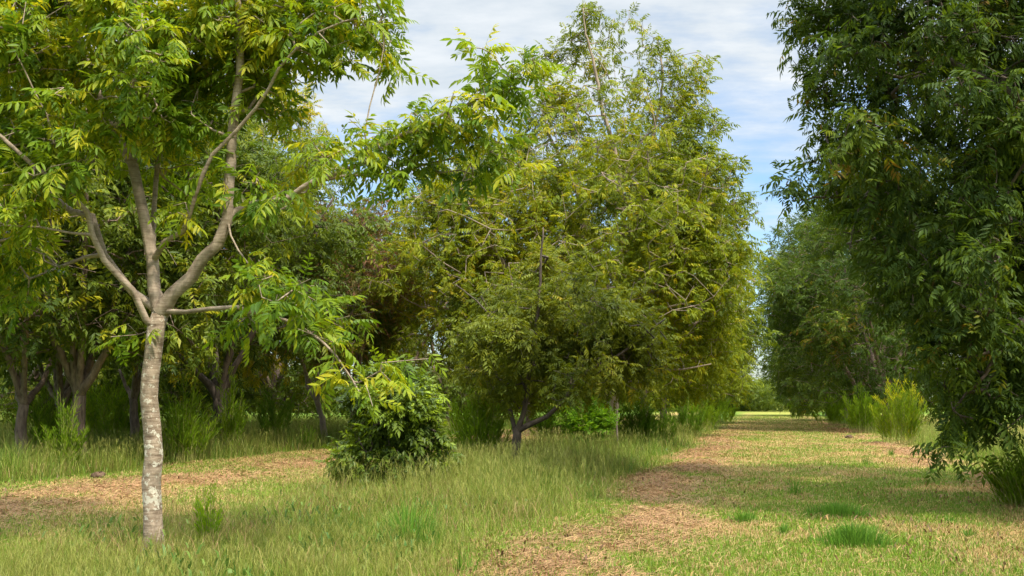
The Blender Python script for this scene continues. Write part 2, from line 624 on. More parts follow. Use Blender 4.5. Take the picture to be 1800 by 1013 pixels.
def build_tree(name, label, cat, base, limbs, lumps, n_anchor, per, tpl, scale, lmat, bmat, tmat=None,
               group=None, step=0.35, twig=0.004, trunks=1, droop=0.12, tone_mu=0.45, tone_sd=0.13, spread=0.12,
               crown='crown', ex=0.45, twigs_part='twigs', nsides=10, floor_z=0.12, second=None, wob=0.05):
    """limbs: [(points, r0, r1)], the first is the trunk; all in world coordinates"""
    base = np.asarray(base, float)
    root = thing(name, label, cat, base, group)
    sk = Skel()
    for k, (pts, r0, r1) in enumerate(limbs):
        sk.limb(pts, r0, r1, attach=k > 0)
    for k, (c, rad) in enumerate(sk.limbs):
        if k == 0:
            rad = rad * (1 + 0.45 * np.exp(-np.maximum(0, c[:, 2] - base[2]) / (0.9 * rad[0])))
        else:
            rad = rad * (1 + 0.35 * np.exp(-np.linalg.norm(c - c[0], axis=1) / (2.2 * rad[0])))
        V, T = tube(c, rad, nsides if k < trunks else max(6, nsides - 3), wob)
        link_mesh('trunk' if k < trunks else 'branch', V - base, T, (tmat or bmat) if k < trunks else bmat, root, smooth=True)
    A, li = lump_points(lumps, n_anchor)
    A[:, 2] = np.maximum(A[:, 2], floor_z + 0.3 * rng.random(len(A)))
    tips = sk.grow(A, step)
    r = sk.radii(twig, tips, ex)
    pos, par = np.array(sk.pos), np.array(sk.par)
    e = np.nonzero((np.array(sk.fix) == 0) & (par >= 0))[0]
    if n_anchor > 100:
      V, T = prisms(pos[par[e]], pos[e], np.minimum(r[par[e]], r[e] * 1.5), r[e], 4)
      link_mesh(twigs_part, V - base, T, bmat, root)
    # leaves round each twig end
    lt = rng.normal(size=len(lumps)) * 0.13
    tip = np.repeat(tips, per)
    n = len(tip)
    tp, pp = pos[tip], pos[par[tip]]
    t = rng.random((n, 1)) ** 0.7
    o = pp + (tp - pp) * t + rng.normal(size=(n, 3)) * spread * 0.4
    ctr = np.average(np.asarray(lumps)[:, :3], axis=0)
    outw = unit(tp - ctr) * np.array([1, 1, 0.4])
    xd = unit(tp - pp) * 0.5 + outw * 0.35 + rng.normal(size=(n, 3)) * np.array([0.8, 0.8, 0.6]) + np.array([0, 0, -droop])
    tone = np.clip(tone_mu + rng.normal(size=n) * tone_sd + np.repeat(lt[li], per), 0, 1)
    sc = scale * (0.55 + 0.75 * rng.random(n))
    V, T, to = place_leaves(TPL[tpl], o, xd, sc, tone)
    low = V[:, 2] < 0.02
    V[low, 2] = 0.02 + 0.05 * rng.random(low.sum())
    link_mesh(crown, V - base, T, lmat, root, {'tone': ('FLOAT', to)})
    return root


def free_tree(name, label, base, hgt, rad, seed, n_anchor, per, tpl, scale, lmat, bmat, low=1.6, trunk_r=0.24, fork=1.9,
              limbs=None, group=None, nl=46, tone_mu=0.45, tone_sd=0.13, lean=(0, 0), step=0.5, cat='tree', ell=1.0, holes=0.0):
    """a spreading orchard tree: short trunk, four to six rising limbs, a crown of many clumps"""
    global rng
    keep = rng
    rng = np.random.default_rng(seed)
    b = np.asarray(base, float)
    L = []
    tk = [b + (0, 0, -0.1), b + (lean[0] * 0.4, lean[1] * 0.4, fork * 0.55), b + (lean[0], lean[1], fork)]
    L.append((tk, trunk_r, trunk_r * 0.72))
    k = rng.integers(4, 6)
    a0 = rng.random() * 6.28
    for i in range(k):
        a = a0 + i * 2 * math.pi / k + rng.normal() * 0.25
        rr = rad * (0.35 + 0.4 * rng.random())
        hh = hgt * (0.58 + 0.25 * rng.random())
        d = np.array([math.cos(a), math.sin(a), 0])
        L.append(([tk[-1], tk[-1] + d * rr * 0.3 + (0, 0, (hh - fork) * 0.3), tk[-1] + d * rr * 0.65 + (0, 0, (hh - fork) * 0.66), b + d * rr + (0, 0, hh)], trunk_r * 0.6, 0.03))
    L.append(([tk[-1], b + (lean[0] * 1.3, lean[1], hgt * 0.55), b + (0.3 * rng.normal(), 0.3 * rng.normal(), hgt * 0.9)], trunk_r * 0.6, 0.03))
    if limbs:
        L = limbs
    lum = []
    for i in range(nl):
        u = rng.random()
        z = low + 0.5 + (hgt - low - 0.9) * u
        prof = math.sin(math.pi * (0.17 + 0.73 * u)) ** 0.62
        a = rng.random() * 6.28
        q = rad * prof * (0.35 + 0.55 * rng.random() ** 0.5)
        r = rad * (0.17 + 0.11 * rng.random())
        lum.append((b[0] + math.cos(a) * q, b[1] + math.sin(a) * q * ell, z, r, r * 0.8, 1.0))
    t = build_tree(name, label, cat, b, L, lum, n_anchor, per, tpl, scale, lmat, bmat, group=group, step=step, twig=0.005,
                   tone_mu=tone_mu, tone_sd=tone_sd, spread=0.3, nsides=9)
    rng = keep
    return t


# ------------------------------------------------------------------ noise fields on the ground
def vnoise(x, y, seed):
    xi, yi = np.floor(x).astype(np.int64), np.floor(y).astype(np.int64)
    xf, yf = x - xi, y - yi
    xf, yf = xf * xf * (3 - 2 * xf), yf * yf * (3 - 2 * yf)

    def h(a, b):
        n = (a * 374761393 + b * 668265263 + seed * 974634777) & 0xFFFFFFFF
        n = ((n ^ (n >> 13)) * 1274126177) & 0xFFFFFFFF
        return ((n ^ (n >> 16)) & 0xFFFF) / 65535.0
    return (h(xi, yi) * (1 - xf) + h(xi + 1, yi) * xf) * (1 - yf) + (h(xi, yi + 1) * (1 - xf) + h(xi + 1, yi + 1) * xf) * yf


def fbm(x, y, seed, oct=4):
    s, a, t = 0, 0.5, 0
    for i in range(oct):
        s = s + a * vnoise(x * 2 ** i, y * 2 ** i, seed + i * 17)
        t += a
        a *= 0.5
    return s / t


def sstep(a, b, x):
    t = np.clip((x - a) / (b - a), 0, 1)
    return t * t * (3 - 2 * t)


def fields(x, y):
    """tall: strip of uncut grass, hay: brown cuttings, dry: tan stubble (all 0..1)"""
    o = x - SLOPE * y
    o = o + (fbm(x * 0.35, y * 0.35, 3) - 0.5) * 1.5
    # period of the orchard: rows every 12.3 m, uncut strips round each row
    tall = sstep(-8.1, -7.1, o) * (1 - sstep(-4.3, -2.3, o))
    tall = np.maximum(tall, sstep(5.0, 6.6, o) * (1 - sstep(9.5, 11.0, o)))
    tall = np.maximum(tall, 1 - sstep(-15.6, -14.6, o))
    tall = np.maximum(tall, sstep(16.5, 17.5, o) * 0.8)
    n1 = fbm(x * 0.8, y * 0.55, 21)
    n2 = fbm(x * 1.9, y * 1.9, 35)
    hay = np.exp(-((o + 1.9) / 0.8) ** 2) * sstep(0.27, 0.50, 0.6 * n1 + 0.4 * n2) * (1 - 0.65 * sstep(34, 55, y))
    hay = np.maximum(hay, np.exp(-((o - 4.3) / 0.7) ** 2) * sstep(0.42, 0.6, n1))
    hay = np.maximum(hay, np.exp(-((o + 11.6) / 1.7) ** 2) * sstep(0.28, 0.50, 0.65 * fbm(x * 0.5, y * 0.6, 44) + 0.35 * n2))
    hay = hay * (1 - tall)
    dry = sstep(0.36, 0.62, 0.55 * n1 + 0.45 * n2 + 0.13 * sstep(20, 28, y) - 0.095)
    dry = dry * (1 - 0.80 * tall) * (1 - 0.6 * sstep(80, 110, y))
    return o, tall, np.clip(hay, 0, 1), np.clip(dry, 0, 1)


def hgt(x, y):
    o, tall, hay, dry = fields(x, y)
    near = np.exp(-np.maximum(0, y - 30) / 40.0)
    return (fbm(x * 0.25, y * 0.25, 77) - 0.5) * 0.10 * near + hay * (fbm(x * 4, y * 4, 91) * 0.12) * near


GREEN = np.array([0.152, 0.208, 0.017])
DEEP = np.array([0.082, 0.165, 0.014])
TAN = np.array([0.37, 0.262, 0.098])
BROWN = np.array([0.285, 0.152, 0.072])
SEED = np.array([0.29, 0.265, 0.062])


def lerp(a, b, t):
    return a + (b - a) * np.asarray(t)[..., None]


# ground sheet
gx = np.concatenate([[-3000, -1200, -500, -250, -120, -80, -55], np.arange(-40, -14, 0.6), np.arange(-14, 16, 0.14), np.arange(16, 45, 0.6), [55, 80, 120, 250, 500, 1200, 3000]])
gy = np.concatenate([[-300, -60, -30, -15, -5, 0, 3, 6], np.arange(7.5, 30, 0.12), np.arange(30, 60, 0.3), np.arange(60, 140, 1.2), [150, 170, 200, 250, 350, 600, 1200, 3000]])
GX, GY = np.meshgrid(gx, gy)
shp = GX.shape
fx, fy = GX.ravel(), GY.ravel()
gz = hgt(fx, fy)
o_, tall_, hay_, dry_ = fields(fx, fy)
gc = lerp(np.broadcast_to(GREEN * 0.9, (len(fx), 3)), TAN * 0.92, dry_)
gc = lerp(gc, DEEP * 0.8, tall_ * 0.8)
gc = lerp(gc, BROWN, hay_ * 0.95)
ii = np.arange(shp[0] - 1)[:, None] * shp[1] + np.arange(shp[1] - 1)[None]
ii = ii.ravel()
Tg = np.vstack([np.stack([ii, ii + 1, ii + shp[1] + 1], 1), np.stack([ii, ii + shp[1] + 1, ii + shp[1]], 1)])
gm, gt = new_mat('mown_ground')
ga = nn(gt, 'ShaderNodeAttribute', attribute_name='col')
gtc = nn(gt, 'ShaderNodeTexCoord')
gn = nn(gt, 'ShaderNodeTexNoise')
gn.inputs['Scale'].default_value = 14
gn.inputs['Detail'].default_value = 8
gn.inputs['Roughness'].default_value = 0.75
gt.links.new(gtc.outputs['Object'], gn.inputs['Vector'])
gcol = mixcol(gt, 0.75, ga.outputs['Color'], ramp(gt, gn.outputs[0], [(0.28, (0.35, 0.33, 0.30)), (0.62, (1.1, 1.08, 1.05))]), 'MULTIPLY')
gp = nn(gt, 'ShaderNodeBsdfPrincipled')
gp.inputs['Roughness'].default_value = 0.95
gp.inputs['Specular IOR Level'].default_value = 0.1
gt.links.new(gcol, gp.inputs['Base Color'])
gb = nn(gt, 'ShaderNodeBump')
gb.inputs['Strength'].default_value = 0.8
gb.inputs['Distance'].default_value = 0.05
gt.links.new(gn.outputs[0], gb.inputs['Height'])
gt.links.new(gb.outputs[0], gp.inputs['Normal'])
go = nn(gt, 'ShaderNodeOutputMaterial')
gt.links.new(gp.outputs[0], go.inputs[0])
ground = link_mesh('ground', np.stack([fx, fy, gz], 1), Tg, gm, None, {'col': ('FLOAT_COLOR', gc)}, smooth=True)
ground['kind'] = 'structure'


# ------------------------------------------------------------------ trees
G1 = 'trees along the left side of the grass lane'
G2 = 'trees along the right side of the grass lane'
G3 = 'trees of the second orchard row on the left'


def pl(pts, Y, dY=None):
    out = []
    for i, p in enumerate(pts):
        d = 0 if dY is None else dY * i / max(1, len(pts) - 1)
        out.append(P(p[0], p[1], Y + d))
    return out


# --- young tree close by on the left
Y0 = 10.6
yb = PX(268, Y0)
tl = [(pl([(269, 984), (267, 900), (268, 800), (263, 700), (268, 630), (277, 580), (283, 548)], Y0), 0.098, 0.086),
      (pl([(283, 556), (305, 520), (335, 487), (378, 428), (399, 385), (403, 330), (408, 240), (415, 165), (424, 80), (420, 0), (415, -130)], Y0, -0.5), 0.071, 0.019),
      (pl([(279, 560), (272, 510), (267, 460), (258, 400), (247, 345), (232, 290), (200, 228), (178, 170), (152, 105), (125, 25), (110, -60), (100, -160)], Y0, 0.5), 0.066, 0.019),
      (pl([(262, 600), (252, 560), (232, 510), (213, 490), (186, 455), (166, 415), (150, 375), (128, 345), (110, 330), (60, 290), (0, 240), (-80, 180)], Y0, -1.0), 0.036, 0.014),
      (pl([(275, 560), (228, 512), (183, 445), (168, 400), (160, 378), (125, 368), (82, 338), (20, 290), (-60, 200)], Y0, 1.0), 0.045, 0.016),
      (pl([(298, 556), (330, 548), (370, 544), (412, 541), (470, 552), (540, 584), (590, 625), (615, 665), (632, 690)], Y0, -1.4), 0.026, 0.006),
      (pl([(400, 388), (418, 371), (450, 358), (502, 350), (542, 322), (600, 302), (650, 282), (705, 240), (785, 200), (880, 145), (945, 108)], Y0 - 0.1, -0.6), 0.034, 0.007),
      (pl([(540, 324), (600, 310), (690, 305), (760, 285), (870, 270), (905, 262)], Y0 - 0.3, 0.2), 0.018, 0.006),
      (pl([(267, 440), (292, 422), (320, 408), (331, 380), (343, 340), (374, 275), (413, 231), (450, 190), (492, 120), (560, 60), (640, 30)], Y0, -0.9), 0.028, 0.008),
      (pl([(271, 470), (272, 400), (274, 320), (284, 240), (290, 150), (300, 40), (310, -80)], Y0 + 0.1, 1.2), 0.030, 0.012),
      (pl([(163, 412), (130, 408), (70, 402), (10, 395), (-60, 400)], Y0 - 0.5, -0.5), 0.014, 0.006),
      (pl([(140, 348), (160, 292), (205, 222), (228, 175), (242, 100), (250, 20)], Y0 - 0.4, -0.8), 0.017, 0.007),
      (pl([(640, 262), (640, 235), (652, 185), (668, 125), (674, 40)], Y0 - 0.5, 0.1), 0.009, 0.004),
      (pl([(395, 400), (420, 440), (450, 480), (500, 520), (545, 560)], Y0 - 0.2, -0.5), 0.010, 0.005),
      (pl([(125, 340), (112, 300), (95, 240), (60, 160), (20, 80)], Y0 - 0.6, -0.5), 0.012, 0.006)]
yl = []
for (px, py, r, w, d) in [
        (600, 20, 70, 1.3, -.4), (655, 55, 50, 1.2, -.4), (690, 110, 38, .9, -.4), (560, 70, 60, 1.2, -.4), (520, 0, 80, 1.2, 0), (450, 60, 80, 1.2, 0), (430, 130, 70, 1.2, 0), (475, 165, 45, 1, -.2), (500, 205, 32, .9, -.3),
        (580, 275, 52, 1.2, -.4), (515, 300, 50, 1.1, -.3), (640, 265, 52, 1.2, -.5), (700, 245, 52, 1.3, -.5), (760, 215, 48, 1.3, -.6), (820, 185, 50, 1.3, -.6), (880, 145, 48, 1.3, -.7), (850, 105, 30, 1.2, -.7), (925, 110, 35, 1.2, -.7), (832, 85, 18, 1.2, -.7),
        (765, 260, 45, 1.2, -.5), (850, 240, 45, 1.2, -.4), (900, 270, 32, 1, -.3), (720, 190, 28, .8, -.5), (590, 220, 26, .9, -.4), (460, 325, 40, .9, -.2), (700, 310, 40, .9, -.4), (820, 300, 35, .8, -.3),
        (440, 480, 45, 1, -.5), (500, 495, 48, 1.1, -.7), (520, 555, 42, 1.1, -.9), (450, 550, 38, .9, -.8), (405, 490, 28, .7, -.5), (560, 590, 38, 1, -1), (600, 640, 40, 1.2, -1.2), (585, 560, 36, .9, -1), (635, 670, 30, .7, -1.3), (690, 650, 32, .6, -1.4), (745, 640, 30, .9, -1.5), (775, 640, 20, .9, -1.5), (665, 715, 22, .5, -1.4), (640, 615, 26, .8, -1.2),
        (20, 340, 60, 1.4, -.9), (60, 375, 40, 1.1, -.8), (-20, 420, 60, 1.1, .3), (30, 440, 50, 1, .5), (80, 450, 35, .8, .5), (20, 505, 45, 1, .6), (100, 300, 48, 1, -.8), (50, 260, 60, 1.2, -.6), (150, 260, 48, 1, -.6), (10, 200, 80, 1.2, 0), (200, 310, 36, .7, .3),
        (330, 300, 48, .9, .6), (300, 220, 60, 1.1, .3), (350, 200, 60, 1.1, -.4), (250, 180, 60, 1.1, 0), (375, 300, 36, .8, -.5), (330, 130, 70, 1.2, 0), (250, 90, 70, 1.2, -.5), (170, 110, 70, 1.1, .5), (90, 120, 80, 1.2, 0), (100, 30, 80, 1.2, .5), (200, 10, 80, 1.2, -.6), (300, 30, 80, 1.2, 0), (390, 30, 80, 1.2, -.4), (10, 60, 80, 1.2, -.5), (200, 235, 50, .9, .8), (320, 365, 26, .6, -.3), (240, 305, 36, .7, .9), (130, 190, 60, 1, -.7),
        (228, 575, 24, 1.5, -.35), (212, 560, 20, 1.4, -.4), (252, 600, 16, 1.3, -.3), (205, 592, 18, 1.3, -.4),
        (200, -120, 110, .8, 0), (400, -120, 110, .8, 0), (0, -120, 120, .8, 0), (560, -90, 90, .8, -.3), (300, -260, 120, .6, 0), (-140, 100, 110, .6, 0), (-140, 300, 90, .6, 0)]:
    yl.append(PL(px, py, r, Y0 + d + rng.normal() * 0.35, w))
build_tree('pecan_tree', 'young tree with smooth pale trunk, white lichen blotches and low fork, nearest at left', 'tree', yb, tl, yl,
           2500, 3, 'hi', 0.80, M['leaf_young'], M['bark_limb'], M['bark_young'], step=0.22, twig=0.0035, droop=0.25, tone_mu=0.55, tone_sd=0.19, spread=0.07, nsides=18, wob=0.03)

# --- small dark-stemmed tree left of the lane
Y1 = 22.0
sb = PX(907, Y1)
sl = [(pl([(907, 836), (906, 800), (908, 772), (910, 757)], Y1), 0.105, 0.085),
      (pl([(908, 775), (901, 748), (897, 720), (888, 690), (870, 650), (850, 610)], Y1, 0.6), 0.055, 0.018),
      (pl([(910, 760), (917, 738), (926, 690), (934, 640), (944, 570), (950, 480), (955, 400)], Y1, -0.3), 0.060, 0.015),
      (pl([(911, 758), (935, 745), (960, 733), (990, 705), (1022, 662), (1062, 638), (1110, 610), (1170, 560)], Y1, -0.7), 0.058, 0.014),
      (pl([(985, 708), (1005, 665), (1022, 620), (1032, 560), (1050, 480)], Y1 - 0.4, 0.5), 0.030, 0.010),
      (pl([(926, 690), (905, 640), (885, 590), (850, 540), (800, 500)], Y1, 0.8), 0.03, 0.010)]
su = [PL(px, py, r, Y1 + rng.normal() * 0.9, w) for (px, py, r, w) in [
    (990, 570, 140, .12), (920, 620, 100, .12), (1080, 620, 90, .15),
    (850, 640, 40, 1), (900, 600, 45, 1), (960, 620, 45, 1), (1010, 600, 45, 1), (1060, 590, 45, 1), (870, 680, 30, 1), (930, 680, 36, 1), (990, 672, 34, 1), (1050, 655, 34, 1), (1100, 625, 40, 1), (1105, 570, 42, .9), (830, 590, 38, .9), (960, 540, 45, .8), (1040, 535, 42, .8), (1110, 665, 28, 1), (900, 706, 18, .8), (1150, 640, 26, .9), (955, 470, 36, .7), (880, 530, 36, .7), (1000, 480, 30, .6), (1150, 590, 30, .8)]]
build_tree('pecan_tree', 'small dark-stemmed tree forking just above the grass, left of the lane in the middle', 'tree', sb, sl, su,
           1400, 4, 'mid', 0.85, M['leaf_olive'], M['bark_dark'], group=None, step=0.3, twig=0.004, tone_mu=0.42, spread=0.15)

# --- tall yellowing tree with open top
Y2 = 34.0
tb = lane(-5.5, Y2)
T2 = [(pl([(1072, 745), (1076, 690), (1080, 620)], Y2), 0.26, 0.22),
      (pl([(1080, 620), (1084, 540), (1086, 475), (1096, 400), (1091, 320), (1080, 262), (1058, 190), (1046, 120), (1030, 60), (1025, 15)], Y2, -0.8), 0.14, 0.018),
      (pl([(1086, 480), (1103, 430), (1122, 385), (1135, 320), (1150, 230), (1165, 140), (1155, 70)], Y2 - 0.3, 1.0), 0.10, 0.02),
      (pl([(1080, 630), (1040, 560), (1012, 490), (1000, 440), (1030, 380), (1010, 330), (990, 290), (960, 220), (950, 150)], Y2, 1.2), 0.13, 0.02),
      (pl([(1078, 640), (1010, 600), (935, 556), (900, 490), (868, 438), (800, 378), (740, 350), (690, 325)], Y2, -1.5), 0.12, 0.02),
      (pl([(1080, 640), (1000, 610), (930, 590), (860, 572), (812, 510), (790, 450)], Y2, 1.5), 0.09, 0.02),
      (pl([(860, 572), (800, 545), (740, 540), (690, 510)], Y2 + 1.2, -1), 0.05, 0.015),
      (pl([(1082, 600), (1130, 540), (1180, 470), (1230, 400), (1270, 330)], Y2, -1.0), 0.11, 0.02),
      (pl([(1080, 640), (1130, 610), (1200, 580), (1270, 540), (1300, 500)], Y2, 1.0), 0.08, 0.02),
      (pl([(1091, 330), (1120, 260), (1180, 200), (1230, 150)], Y2 - 0.5, 1.0), 0.05, 0.012),
      (pl([(1078, 650), (1130, 650), (1190, 650), (1250, 640)], Y2, -1.4), 0.06, 0.015)]
L2 = []
for (px, py, r, w) in [
        (1100, 150, 110, .05), (1180, 190, 80, .1), (980, 170, 60, .15), (1000, 420, 250, .10), (1150, 420, 160, .10), (850, 440, 170, .10), (1050, 260, 34, .8), (1070, 330, 34, .8), (1110, 290, 34, .9), (880, 320, 44, 1), (960, 330, 44, 1), (1030, 345, 40, .9), (830, 330, 44, 1), (760, 350, 40, 1), (1150, 350, 44, 1), (1090, 440, 40, .8), (1040, 430, 40, .8),
        (1030, 25, 32, .75), (1008, 60, 32, .75), (1062, 50, 28, .75), (1100, 35, 24, .75), (980, 92, 28, 1), (950, 120, 26, 1), (1040, 105, 34, .75), (1135, 55, 21, .75), (1150, 98, 34, .75), (1182, 130, 30, .85), (1220, 118, 30, .85), (1243, 108, 13, 1), (1120, 150, 36, .85), (1200, 170, 28, .85), (1170, 200, 42, .85), (1230, 210, 34, .85), (1265, 215, 15, 1), (1060, 180, 30, .85), (980, 165, 38, .85), (1000, 225, 42, .85), (950, 195, 30, .9), (1110, 235, 32, .85), (1200, 250, 38, 1), (920, 215, 28, .9), (1250, 262, 26, 1),
        (850, 285, 42, 1), (920, 270, 45, 1), (790, 320, 40, 1), (980, 300, 42, 1), (1050, 310, 26, .7), (1130, 310, 40, .9), (1190, 310, 48, 1.1), (1250, 300, 40, 1.1), (1285, 290, 24, 1),
        (720, 365, 36, .9), (790, 380, 45, 1), (860, 370, 48, 1), (930, 370, 50, 1), (1000, 390, 42, .9), (1055, 390, 28, .7), (1140, 390, 46, 1), (1210, 390, 50, 1.1), (1270, 370, 45, 1.1), (1305, 350, 24, 1),
        (700, 440, 32, .9), (770, 460, 45, 1), (850, 450, 50, 1), (930, 460, 50, 1), (1010, 470, 40, .9), (1130, 470, 42, .9), (1200, 470, 50, 1.1), (1265, 450, 48, 1.1), (1300, 430, 28, 1),
        (680, 500, 34, 1), (650, 500, 20, 1), (740, 530, 40, 1), (820, 540, 50, 1), (900, 540, 50, 1), (980, 550, 45, .9), (1150, 550, 50, 1), (1220, 540, 50, 1.1), (1275, 530, 42, 1.1), (1300, 500, 26, 1),
        (720, 600, 34, .9), (790, 610, 38, .9), (870, 620, 38, .8), (1180, 620, 48, 1), (1245, 610, 45, 1), (1285, 590, 30, 1), (1150, 680, 32, .9), (1205, 672, 34, 1), (1250, 660, 26, 1), (1060, 560, 40, .8), (1060, 480, 28, .5)]:
    L2.append(PL(px, py, r, Y2 + rng.normal() * 1.7, w))
build_tree('pecan_tree', 'tall yellowing tree with an open twiggy top against the sky, left of the lane', 'tree', tb, T2, L2,
           5300, 4, 'mid', 1.10, M['leaf_yellow'], M['bark_pale'], group=None, step=0.45, twig=0.0055, tone_mu=0.47, tone_sd=0.15, spread=0.28)

# --- further trees on the left of the lane
def far_label(s):
    return s
pA = free_tree('pecan_tree', 'full olive green tree on the left of the lane, just behind the tall yellowing one', lane(-5.7, 47), 14.0, 5.7, 101, 2200, 4, 'low', 1.25, M['leaf_yellow'], M['bark_old'], low=1.3, nl=60, tone_mu=0.36)
pB = free_tree('pecan_tree', 'dark green tree on the right of the lane, first beyond the sunny gap', lane(6.7, 56), 14.6, 6.6, 102, 3200, 4, 'low', 1.3, M['leaf_dark'], M['bark_old'], low=1.0, nl=66, tone_mu=0.54)
copy_thing(pA, lane(-6.1, 60), 2.1, 1.02, 'olive tree on the left of the lane, second behind the tall yellowing one', G1)
copy_thing(pA, lane(-6.3, 76), 4.0, 1.05, 'distant olive tree on the left of the lane, nearly hidden beside the strip of sky', G1)
copy_thing(pA, lane(-6.6, 104), 0.9, 1.08, 'most distant tree on the left of the lane, closest to its far end', G1)
copy_thing(pB, lane(6.6, 69), 1.3, 1.08, 'dark tree on the right of the lane, second beyond the sunny gap', G2)
copy_thing(pB, lane(6.7, 84), 3.3, 1.12, 'distant dark tree on the right of the lane, beside the strip of sky', G2)
copy_thing(pB, lane(7.0, 112), 5.0, 1.12, 'most distant tree on the right of the lane, closest to its far end', G2)

# --- big dark tree filling the right edge
Y3 = 15.0
rb = lane(7.2, Y3)
outline = np.array([(-700, 1560), (-400, 1440), (-150, 1400), (0, 1385), (60, 1388), (100, 1392), (150, 1420), (200, 1428), (240, 1440), (290, 1400), (310, 1372), (330, 1395), (350, 1462), (400, 1480), (450, 1500), (520, 1532), (560, 1545), (600, 1575), (650, 1612), (700, 1640), (760, 1655), (800, 1662), (850, 1690)])
L3 = []
for py in np.arange(-520, 800, 62):
    ox = np.interp(py, outline[:, 0], outline[:, 1])
    for px in np.arange(ox + 42, 1960, 78):
        if py > 640 and px > 1600 + 0 and False:
            continue
        edge = (px - ox) < 100
        r = 44 if edge else 56
        lowp = 735 if px < 1760 else 700
        if py > lowp:
            continue
        L3.append(PL(px + rng.normal() * 10, py + rng.normal() * 10, r, Y3 + (rng.normal() * 0.8 if edge else rng.uniform(-2.6, 2.6)), 1.0 if edge else 1.0))
L3 += [PL(1385, 312, 20, 15, 1.3), (PL(1420, 318, 26, 15, 1.2)), PL(1688, 800, 14, 14, 1.6), PL(1662, 782, 16, 14, 1.5), PL(1715, 770, 26, 14.2, 1.3), PL(1750, 745, 34, 14.2, 1.2), PL(1690, 755, 24, 14.1, 1.2), PL(1700, 720, 40, 14.2, 1.2), PL(1760, 700, 44, 14.2, 1.2)]
for k in range(34):                       # the rest of the crown, beyond the frame
    a, u = rng.random() * 6.28, rng.random()
    q = 6.2 * math.sin(math.pi * (0.15 + 0.8 * u)) ** 0.6 * (0.4 + 0.5 * rng.random())
    x = rb[0] + math.cos(a) * q
    if x < rb[0] - 1.5:
        continue
    L3.append((x, rb[1] + math.sin(a) * q, 2.0 + 11.5 * u, 1.3, 1.1, 0.35))
T3 = [([rb + (0, 0, -0.1), rb + (0.1, 0, 1.2), rb + (0, 0.1, 2.2)], 0.30, 0.24),
      ([rb + (0, 0.1, 2.2), rb + (-1.6, -0.3, 4.2), rb + (-3.0, -0.5, 5.8), rb + (-4.6, -0.2, 7.0)], 0.15, 0.03),
      ([rb + (0, 0.1, 2.2), rb + (-0.8, 0.2, 5.0), rb + (-2.0, 0.4, 8.0), rb + (-3.6, 0.6, 10.6)], 0.17, 0.03),
      ([rb + (0, 0.1, 2.0), rb + (-2.0, -0.9, 3.1), rb + (-3.6, -1.3, 3.0), rb + (-4.6, -1.2, 1.8)], 0.10, 0.02),
      ([rb + (0, 0.1, 2.2), rb + (1.5, 0.8, 5.5), rb + (2.8, 1.0, 9.0)], 0.16, 0.03),
      ([rb + (0, 0.1, 2.2), rb + (0.2, 0.2, 6), rb + (0, 0, 12.5)], 0.17, 0.03),
      ([rb + (0, 0.1, 2.2), rb + (-1.5, 1.5, 4.0), rb + (-3.2, 2.4, 4.6), rb + (-5.0, 2.6, 4.4)], 0.12, 0.02),
      ([rb + (0, 0.1, 2.2), rb + (-1.2, -1.8, 4.2), rb + (-2.2, -3.0, 5.6)], 0.12, 0.03),
      ([rb + (-1.6, -0.3, 4.2), rb + (-3.4, 0.4, 4.4), rb + (-5.6, 0.4, 4.8), rb + (-6.6, 0.2, 4.7)], 0.06, 0.012)]
build_tree('pecan_tree', 'big dark green tree filling the right edge, its branch tips drooping to the grass', 'tree', rb, T3, L3,
           13500, 4, 'mid', 0.88, M['leaf_dark'], M['bark_dark'], step=0.35, twig=0.0045, droop=0.38, tone_mu=0.45, tone_sd=0.17, spread=0.2)

# --- second row on the left
def row_tree(label, px, Y, hgt_, rad, seed, lmat, limbs_px, tr, mu=0.42, bm='old', n=1500, low=2.9, sc=1.15, sd=0.14):
    b = PX(px, Y)
    tr = tr * 0.8
    limbs = [([b + (0, 0, -0.1)] + pl(limbs_px[0], Y), tr, tr * 0.8)]
    for q in limbs_px[1:]:
        limbs.append((pl(q, Y, float(np.random.default_rng(seed).normal() * 1.0)), tr * 0.62, 0.04))
    top = limbs[0][0][-1]
    r2 = np.random.default_rng(seed + 1)
    for i in range(4):
        a = r2.random() * 6.28
        d = np.array([math.cos(a), math.sin(a), 0])
        limbs.append(([top, top + d * rad * 0.25 + (0, 0, hgt_ * 0.25), b + d * rad * 0.6 + (0, 0, hgt_ * 0.75)], tr * 0.5, 0.03))
    return free_tree('pecan_tree', label, b, hgt_, rad, seed, n, 4, 'low', sc, lmat, M['bark_' + bm], low=low, limbs=limbs, group=G3, tone_mu=mu, tone_sd=sd, nl=50)


row_tree('rough-barked tree leaning right at the far left edge, its low fork above tall grass', 37, 24.5, 9.5, 4.8, 201, M['leaf_green'], [[(37, 775), (38, 740), (42, 712)], [(42, 714), (58, 692), (74, 672), (95, 620)], [(40, 714), (32, 695), (30, 660), (20, 600)]], 0.19, mu=0.55, sd=0.2)
row_tree('dark slanting trunk tree close behind the thicker V-forked one at left', 112, 29.0, 10, 4.8, 202, M['leaf_green'], [[(118, 770), (114, 738), (108, 712)], [(108, 712), (92, 690), (76, 660), (60, 600)], [(112, 712), (102, 680), (96, 640), (90, 580)]], 0.22)
row_tree('thick brown trunk forking in a V behind the young tree at left', 138, 25.0, 10.5, 5.2, 203, M['leaf_green'], [[(138, 775), (136, 735), (140, 695)], [(141, 698), (155, 672), (175, 640), (195, 590), (200, 520)], [(137, 696), (132, 660), (128, 620), (120, 540)]], 0.25, mu=0.54, sd=0.18)
row_tree('slim straight dark trunk seen just left of the young tree trunk', 237, 33.0, 11, 5.0, 204, M['leaf_green'], [[(237, 765), (236, 735), (234, 702)], [(236, 702), (243, 680), (255, 640)], [(233, 702), (225, 685), (210, 650)]], 0.20)
